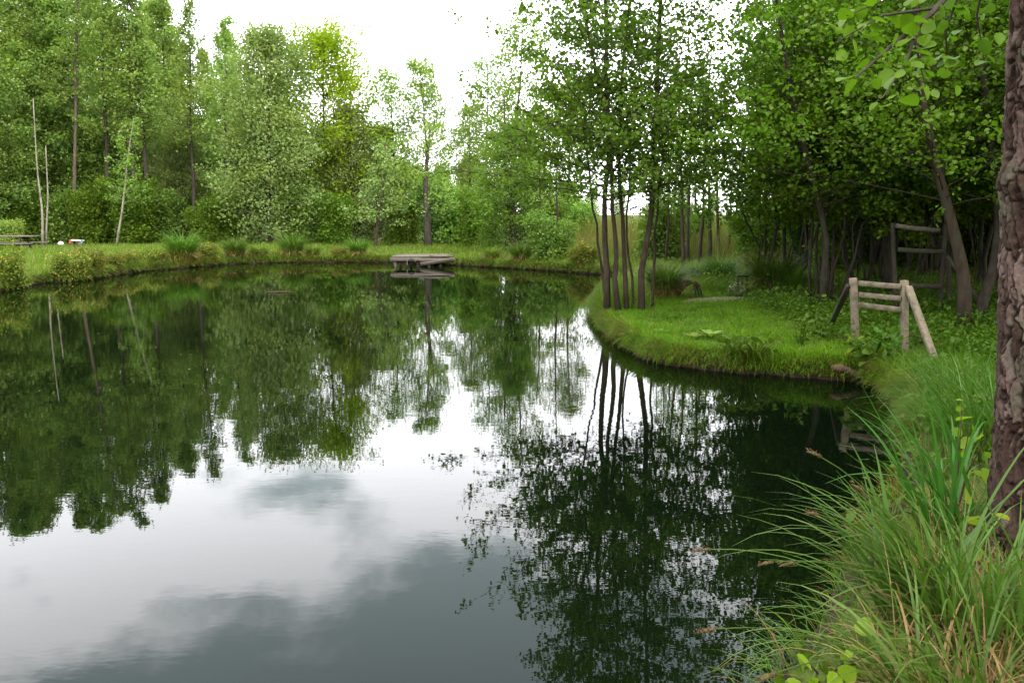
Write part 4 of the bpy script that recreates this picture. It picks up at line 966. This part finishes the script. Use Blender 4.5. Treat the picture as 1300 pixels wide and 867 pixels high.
# ------------------------------------------------------------------ near bank: furrowed trunk, overhanging spray, foreground sedges
def build_near_tree():
    base = at_depth(1322, 705, 3.75); X0, Y0 = base[0], base[1]; z0 = gz(X0, Y0)-.1
    top = at_depth(1352, 0, 3.9)
    t = thing('furrowed_tree', 'thick reddish trunk with deeply furrowed bark on the near bank', T, (X0, Y0, z0))
    nu, nv = 300, 720; Hh = 4.0; R0 = .215
    u = np.linspace(0, 2*PI, nu, endpoint=False); v = np.linspace(0, Hh, nv); U, Vv = np.meshgrid(u, v)
    rg = np.random.default_rng(12)
    # bark plates: distance to the two closest of many scattered seeds, stretched upwards
    sx, sy = R0, .19
    Fx = rg.uniform(0, 2*PI*R0, 1000); Fy = rg.uniform(-.1, Hh*sy+.1, 1000)
    per = 2*PI*R0; a = (U*R0+.012*wob(U*3, Vv*6, 2)+.006*np.sin(Vv*31)).ravel(); b = (Vv*sy+.01*wob(U*5, Vv*3, 2)).ravel()
    def vn(fu, fv, sd):      # value noise wrapped round the trunk
        g_ = np.random.default_rng(sd).normal(0, 1, (fv+2, fu)); a_ = U/(2*PI)*fu; b_ = Vv/Hh*fv; i0 = np.floor(a_).astype(int); j0 = np.floor(b_).astype(int); ta = a_-i0; tb = b_-j0; ta = ta*ta*(3-2*ta); tb = tb*tb*(3-2*tb)
        i1 = (i0+1) % fu; i0 = i0 % fu; j1 = np.minimum(j0+1, fv+1)
        return (g_[j0, i0]*(1-ta)+g_[j0, i1]*ta)*(1-tb)+(g_[j1, i0]*(1-ta)+g_[j1, i1]*ta)*tb
    a = a+(.010*vn(26, 60, 11)+.006*vn(60, 150, 12)).ravel(); b = b+(.012*vn(22, 40, 13)+.006*vn(60, 120, 14)).ravel()
    f1 = np.full(a.shape, 9.); f2 = np.full(a.shape, 9.)
    own = np.zeros(a.shape, int)
    for kk, (fx, fy) in enumerate(zip(Fx, Fy)):
        dx = np.abs(a-fx); dx = np.minimum(dx, np.abs(per-dx)); d = np.sqrt(dx*dx+(b-fy)**2)
        own[d < f1] = kk
        f2 = np.where(d < f1, f1, np.minimum(f2, d)); f1 = np.minimum(f1, d)
    crack = sstep(.0, 1, (f2-f1).reshape(U.shape)/(.010*(1+.5*np.clip(vn(30, 50, 15), -1.2, 2))))
    crack = np.maximum(crack, .85*sstep(.35, .9, vn(24, 34, 16)))
    cell = f1.reshape(U.shape)
    rr = R0*(1+.16*np.exp(-Vv*3.2)*(1+.25*np.sin(U*4+1)))*(1-.035*Vv)+.030*crack-.002*cell/.03*crack-.016+.006*wob(U*9, Vv*22, 1.3)+.006*wob(np.cos(U)*2, Vv*1.6, 1.2)
    rr += .002*vn(60, 60, 1)+.0018*vn(110, 140, 2)+.0015*vn(150, 260, 3)
    lay = vn(34, 60, 4); rr += .005*(np.floor(lay*2.2)/2.2-lay)*crack      # flaking layers
    # old burl facing the pond
    zb = at_depth(1276, 232, 3.8)[2]-z0
    du = np.angle(np.exp(1j*(U-PI*1.02))); rr += .036*np.exp(-(du/.55)**2-((Vv-zb)/.075)**2)
    zb2 = .28; du = np.angle(np.exp(1j*(U-PI*1.12))); rr += .04*np.exp(-(du/.22)**2-((Vv-zb2)/.05)**2)
    lean = (top[:2]-base[:2])/(top[2]-z0)
    V = np.stack([rr*np.cos(U)+lean[0]*Vv+.012*np.sin(Vv*2.1), rr*np.sin(U)+lean[1]*Vv, Vv], -1).reshape(-1, 3)
    i = np.arange(nv-1)[:, None]*nu; j = np.arange(nu)[None, :]
    Q = np.stack([i+j, i+(j+1) % nu, i+nu+(j+1) % nu, i+nu+j], -1).reshape(-1, 4)
    e = np.array([lean[0]*Hh, lean[1]*Hh, Hh])
    P = np.array([e-[0, 0, .05], e+[.05, 0, 1.2], e+[.0, .1, 2.6], e+[.1, .1, 4.6]])
    st_ = [(P, np.array([.185, .15, .11, .03]))]
    tr, cr = grow(17, st_, 34, lambda t_: 2.3*(1.1-.6*t_), lambda t_: .25+.4*t_, .25, 8, 10, .085, .9, .1, -.05, .45, True, .7)
    tint = rg.uniform(0, 1, 1000)[own]*crack.ravel()      # weathered plates, each its own grey, over reddish inner bark
    m = MB(); m.add(V, Q)
    mesh = m.mesh('furrowed_trunk', M['bark_near'], False); at_ = mesh.attributes.new('plate', 'FLOAT', 'POINT'); at_.data.foreach_set('value', tint.astype(np.float32)); link('trunk', mesh, t)
    link('upper_trunk', tr[0].mesh('furrowed_upper_trunk', M['bark_near'], True), t)
    link('crown', cr.mesh('furrowed_crown', M['hazel_leaf']), t)
    # low branch reaching over the water with big leaves
    o = np.array([X0, Y0, z0]); bm = MB(); LPn = []
    main = np.array([at_depth(1290, -120, 3.9), at_depth(1235, -40, 3.6), at_depth(1180, 20, 3.35), at_depth(1130, 60, 3.2), at_depth(1085, 100, 3.1)])-o
    bm.tube(main, [.022, .016, .011, .007, .003], 6, cap=False)
    subs = [((1215, -20, 3.5), (1150, -10, 3.3), (1075, 20, 3.2)), ((1190, 10, 3.4), (1120, 20, 3.2), (1060, 55, 3.1)), ((1165, 35, 3.3), (1150, 80, 3.15), (1120, 125, 3.05)), ((1180, 20, 3.35), (1165, 70, 3.4), (1175, 110, 3.4)), ((1230, -40, 3.6), (1200, 40, 3.7), (1205, 90, 3.8)), ((1260, -80, 3.7), (1240, 20, 3.8), (1250, 80, 3.9))]
    for s_ in subs:
        Pq = px_path(s_, 7)-o; bm.tube(Pq, np.linspace(.007, .002, 7), 5, cap=False)
        for uu in np.linspace(.15, 1, 17): LPn.append(np.array([np.interp(uu*6, np.arange(7), Pq[:, c]) for c in range(3)])+rg.normal(0, .035, 3))
    for uu in np.linspace(.45, 1, 10): LPn.append(np.array([np.interp(uu*4, np.arange(5), main[:, c]) for c in range(3)])+rg.normal(0, .03, 3))
    lbr = link('low_branch', bm.mesh('furrowed_low_branch', M['bark'], True), t)
    c = MB(); leaves(c, np.array(LPn), .060, rg, .9, .8, 'round', .3, .8)
    link('leaves', c.mesh('furrowed_low_leaves', M['hazel_leaf']), lbr)
build_near_tree()

def near_tussock(label, p, n, L, wd, seed, azr, name='sedge_tussock', mat='sedge_near', spread=.2, heads=0, dry=.3, th=(.05, .7), bend=(.6, 1.9), headaz=None, hl=(1.0, 1.25)):
    rg = np.random.default_rng(seed); t = thing(name, label, 'sedge', p)
    a = rg.uniform(0, 6.28, n); rr = spread*np.sqrt(rg.uniform(0, 1, n))
    B = np.stack([rr*np.cos(a), rr*np.sin(a), rg.uniform(-.08, .05, n)], -1)
    az = np.where(rg.uniform(0, 1, n) < .62, rg.uniform(azr[0], azr[1], n), a+rg.normal(0, .5, n))
    m = MB(); blades(m, B, rg.uniform(.45, 1, n)*L, rg.uniform(.55, 1.2, n)*wd, rg.uniform(*th, n), rg.uniform(*bend, n), az, rg, 9); link('blades', m.mesh('near_blades', M[mat]), t)
    if dry:
        nd = int(n*dry); a = rg.uniform(0, 6.28, nd); rr = spread*1.25*np.sqrt(rg.uniform(0, 1, nd)); B = np.stack([rr*np.cos(a), rr*np.sin(a), rg.uniform(-.05, .08, nd)], -1)
        m = MB(); blades(m, B, rg.uniform(.2, .65, nd)*L, rg.uniform(.5, 1.1, nd)*wd*.7, rg.uniform(.3, 1.1, nd), rg.uniform(.6, 1.8, nd), a+rg.normal(0, .6, nd), rg, 7); link('dry_blades', m.mesh('near_dry_blades', M['straw']), t)
    if heads:
        B = np.stack([rg.normal(0, spread*.3, heads), rg.normal(0, spread*.3, heads), np.zeros(heads)], -1)
        m = MB(); hz_ = headaz or azr; Pp = blades(m, B, rg.uniform(*hl, heads)*L, .0001, rg.uniform(.35, .95, heads), rg.uniform(.5, 1.0, heads), rg.uniform(*hz_, heads), rg, 10, tipw=.5, ends=True); link('flower_stalks', m.mesh('near_stalks', M[mat]), t)
        for q in Pp: m.tube(q, np.linspace(.0034, .0024, len(q)), 5, cap=False)
        bpy.data.objects.remove(t.children[-1]); fs = link('flower_stalks', m.mesh('near_stalks', M[mat]), t)
        for q in Pp:
            e = q[-1]; d = unit(q[-1]-q[-2]); hd = MB(); k_ = 9; s_ = np.linspace(0, 1, k_); hd.tube(e+d*(s_*.08)[:, None]-np.array([0, 0, .012])*(s_**2)[:, None], .0068*np.sin(s_*PI*.92+.15)*(1+.3*np.sin(s_*29)), 6)
            for i in range(26):
                c0 = e+d*rg.uniform(0, .075)+rg.normal(0, .003, 3); hd.tube(np.array([c0, c0+d*.008+rg.normal(0, .005, 3)]), [.003, .001], 3, cap=False)
            link('seed_head', hd.mesh('near_seed_head', M['seed']), fs)
    return t
LW = (PI*.72, PI*1.25)
g1 = ground_px(1200, 850); g2 = ground_px(1165, 790); g3 = ground_px(1225, 735)
near_tussock('big foreground sedge clump with brown seed heads arching over the dark water', ground_px(1195, 800), 125, 1.04, .020, 501, (PI*.74, PI*1.12), spread=.16, heads=6, dry=.25, headaz=(PI*.82, PI*1.12), hl=(.75, 1.02), th=(.05, .75), bend=(.5, 1.7))
near_tussock('foreground sedge clump with dry straw skirt below the big seed-headed clump', ground_px(1205, 915), 95, .85, .016, 502, (PI*.78, PI*1.25), spread=.2, heads=2, dry=1.8, headaz=(PI*.85, PI*1.12), hl=(.9, 1.15))
near_tussock('upright sedge clump against the foot of the furrowed trunk', ground_px(1268, 820), 120, .75, .014, 503, (0, 6.28), spread=.22, dry=1.4, th=(.02, .4), bend=(.3, 1.4))
near_tussock('fine-bladed sedge clump beside the furrowed trunk, topmost on the bank', ground_px(1258, 575), 420, .85, .011, 504, (PI*.8, PI*1.3), spread=.36, dry=.2, th=(.02, .6), bend=(.4, 1.6))
near_tussock('fine sedge clump between the railing brace and the yellowish sapling', ground_px(1228, 520), 340, .75, .011, 505, (PI*.8, PI*1.3), spread=.33, dry=.2, th=(.02, .5), bend=(.4, 1.6))
near_tussock('broad-bladed iris clump with upright sword leaves behind the seed-headed clump', ground_px(1205, 690), 46, 1.12, .032, 506, (PI*.78, PI*1.2), name='iris_clump', mat='iris', spread=.17, dry=0, th=(.0, .45), bend=(.15, 1.7))
near_tussock('narrow iris clump at the water edge under the seed heads', ground_px(1150, 800), 24, .8, .026, 507, (PI*.75, PI*1.15), name='iris_clump', mat='iris', spread=.12, dry=0, th=(.1, .6), bend=(.2, 1.4))
rg = np.random.default_rng(44)
def sapling_near(label, p, H, mat, leaf, rg, nst=3):
    t = thing('alder_seedling', label, 'seedling', p); s = MB(); L_ = []
    for i in range(nst):
        a = rg.uniform(0, 6.28); e = np.array([.14*math.cos(a), .14*math.sin(a), H*rg.uniform(.75, 1)]); s.tube(np.array([[0, 0, -.05], e*[.3, .3, .5], e]), [.007, .005, .002], 5, cap=False)
        for u in np.linspace(.4, 1, 6): L_.append(e*[u, u, u]+rg.normal(0, .035, 3))
    link('stems', s.mesh('seedling_stems', M['rot_wood'], True), t); c = MB(); leaves(c, np.array(L_), leaf, rg, .9, .8, 'round', .3); link('leaves', c.mesh('seedling_leaves', M[mat]), t)
sapling_near('yellow-green seedling beside the upright iris leaves', ground_px(1212, 655), .62, 'yellow_leaf', .075, rg)
sapling_near('low seedling with round leaves at the foot of the furrowed trunk', ground_px(1220, 745), .36, 'yellow_leaf', .085, rg, 2)
sapling_near('bright seedling at the very front of the bank above the water', ground_px(1045, 880), .22, 'yellow_leaf', .065, rg, 4)
sapling_near('dark-leaved seedling at the water edge among the seed heads', ground_px(1110, 720), .5, 'herb_leaf', .055, rg, 2)
# near-bank grass and straw
rng = np.random.default_rng(601)
x, y = scatter(7000, .6, 5.5, 2.0, 9.5, lambda x, y, d: (d > .05) & (wob(x, y, 1.7) > -.9))
B = base_of(x, y); n = len(B); mb = MB()
blades(mb, B, rng.uniform(.10, .34, n), rng.uniform(.006, .012, n), rng.uniform(0, .6, n), rng.uniform(.3, 1.6, n), rng.uniform(0, 6.28, n), rng, 5)
tag(link('near_bank_grass', mb.mesh('near_bank_grass', M['sedge_near'])), 'green grass on the near bank around the furrowed trunk', 'grass', kind='stuff')
x, y = scatter(9000, .8, 3.6, 2.2, 4.6, lambda x, y, d: (d > .3))
B = base_of(x, y); B[:, 2] += .02; n = len(B); mb = MB()
blades(mb, B, rng.uniform(.10, .38, n), rng.uniform(.003, .007, n), rng.uniform(.7, 1.4, n), rng.uniform(.0, .8, n), rng.uniform(0, 6.28, n), rng, 4)
tag(link('dry_grass', mb.mesh('dry_grass', M['straw'])), 'dry straw lying on the near bank', 'dry grass', kind='stuff')
x, y = scatter(900, .9, 4.2, 2.3, 7.5, lambda x, y, d: (d > .06) & (wob(x, y, 2.4) > .0))
B = base_of(x, y); n = len(B); k = 9; hh = rng.uniform(.06, .26, n)
LPg = (B[:, None, :]+np.concatenate([np.zeros((n, k, 2)), rng.uniform(.3, 1, (n, k, 1))*hh[:, None, None]], -1)+rng.normal(0, .05, (n, k, 3))*[1, 1, .4]).reshape(-1, 3); mb = MB()
leaves(mb, LPg, .048, rng, .7, .8, True, .3)
tag(link('bank_weeds', mb.mesh('bank_weeds', M['herb_leaf'])), 'low leafy weeds between the sedges of the near bank', 'weeds', kind='stuff')
# specks floating on the pond
n = 260; P = np.stack([rng.uniform(-12, 2, n), rng.uniform(7, 26, n), np.full(n, .004)], -1); P = P[sdf(P[:, 0], P[:, 1]) < -.6]; mb = MB()
leaves(mb, P, .024, rng, .6, 30, True, 0, .1)
tag(link('floating_leaf_litter', mb.mesh('floating_leaf_litter', M['straw'])), 'specks of leaf litter floating on the pond', 'leaf litter', kind='stuff')
q = on_plane(357, 371, .012); log_thing('floating_twig', 'thin twig floating on the far water before the bank', 'twig', [q+[-.4, 0, 0], q+[0, .03, .01], q+[.38, -.02, 0]], [.012, .015, .008], 'rot_wood')
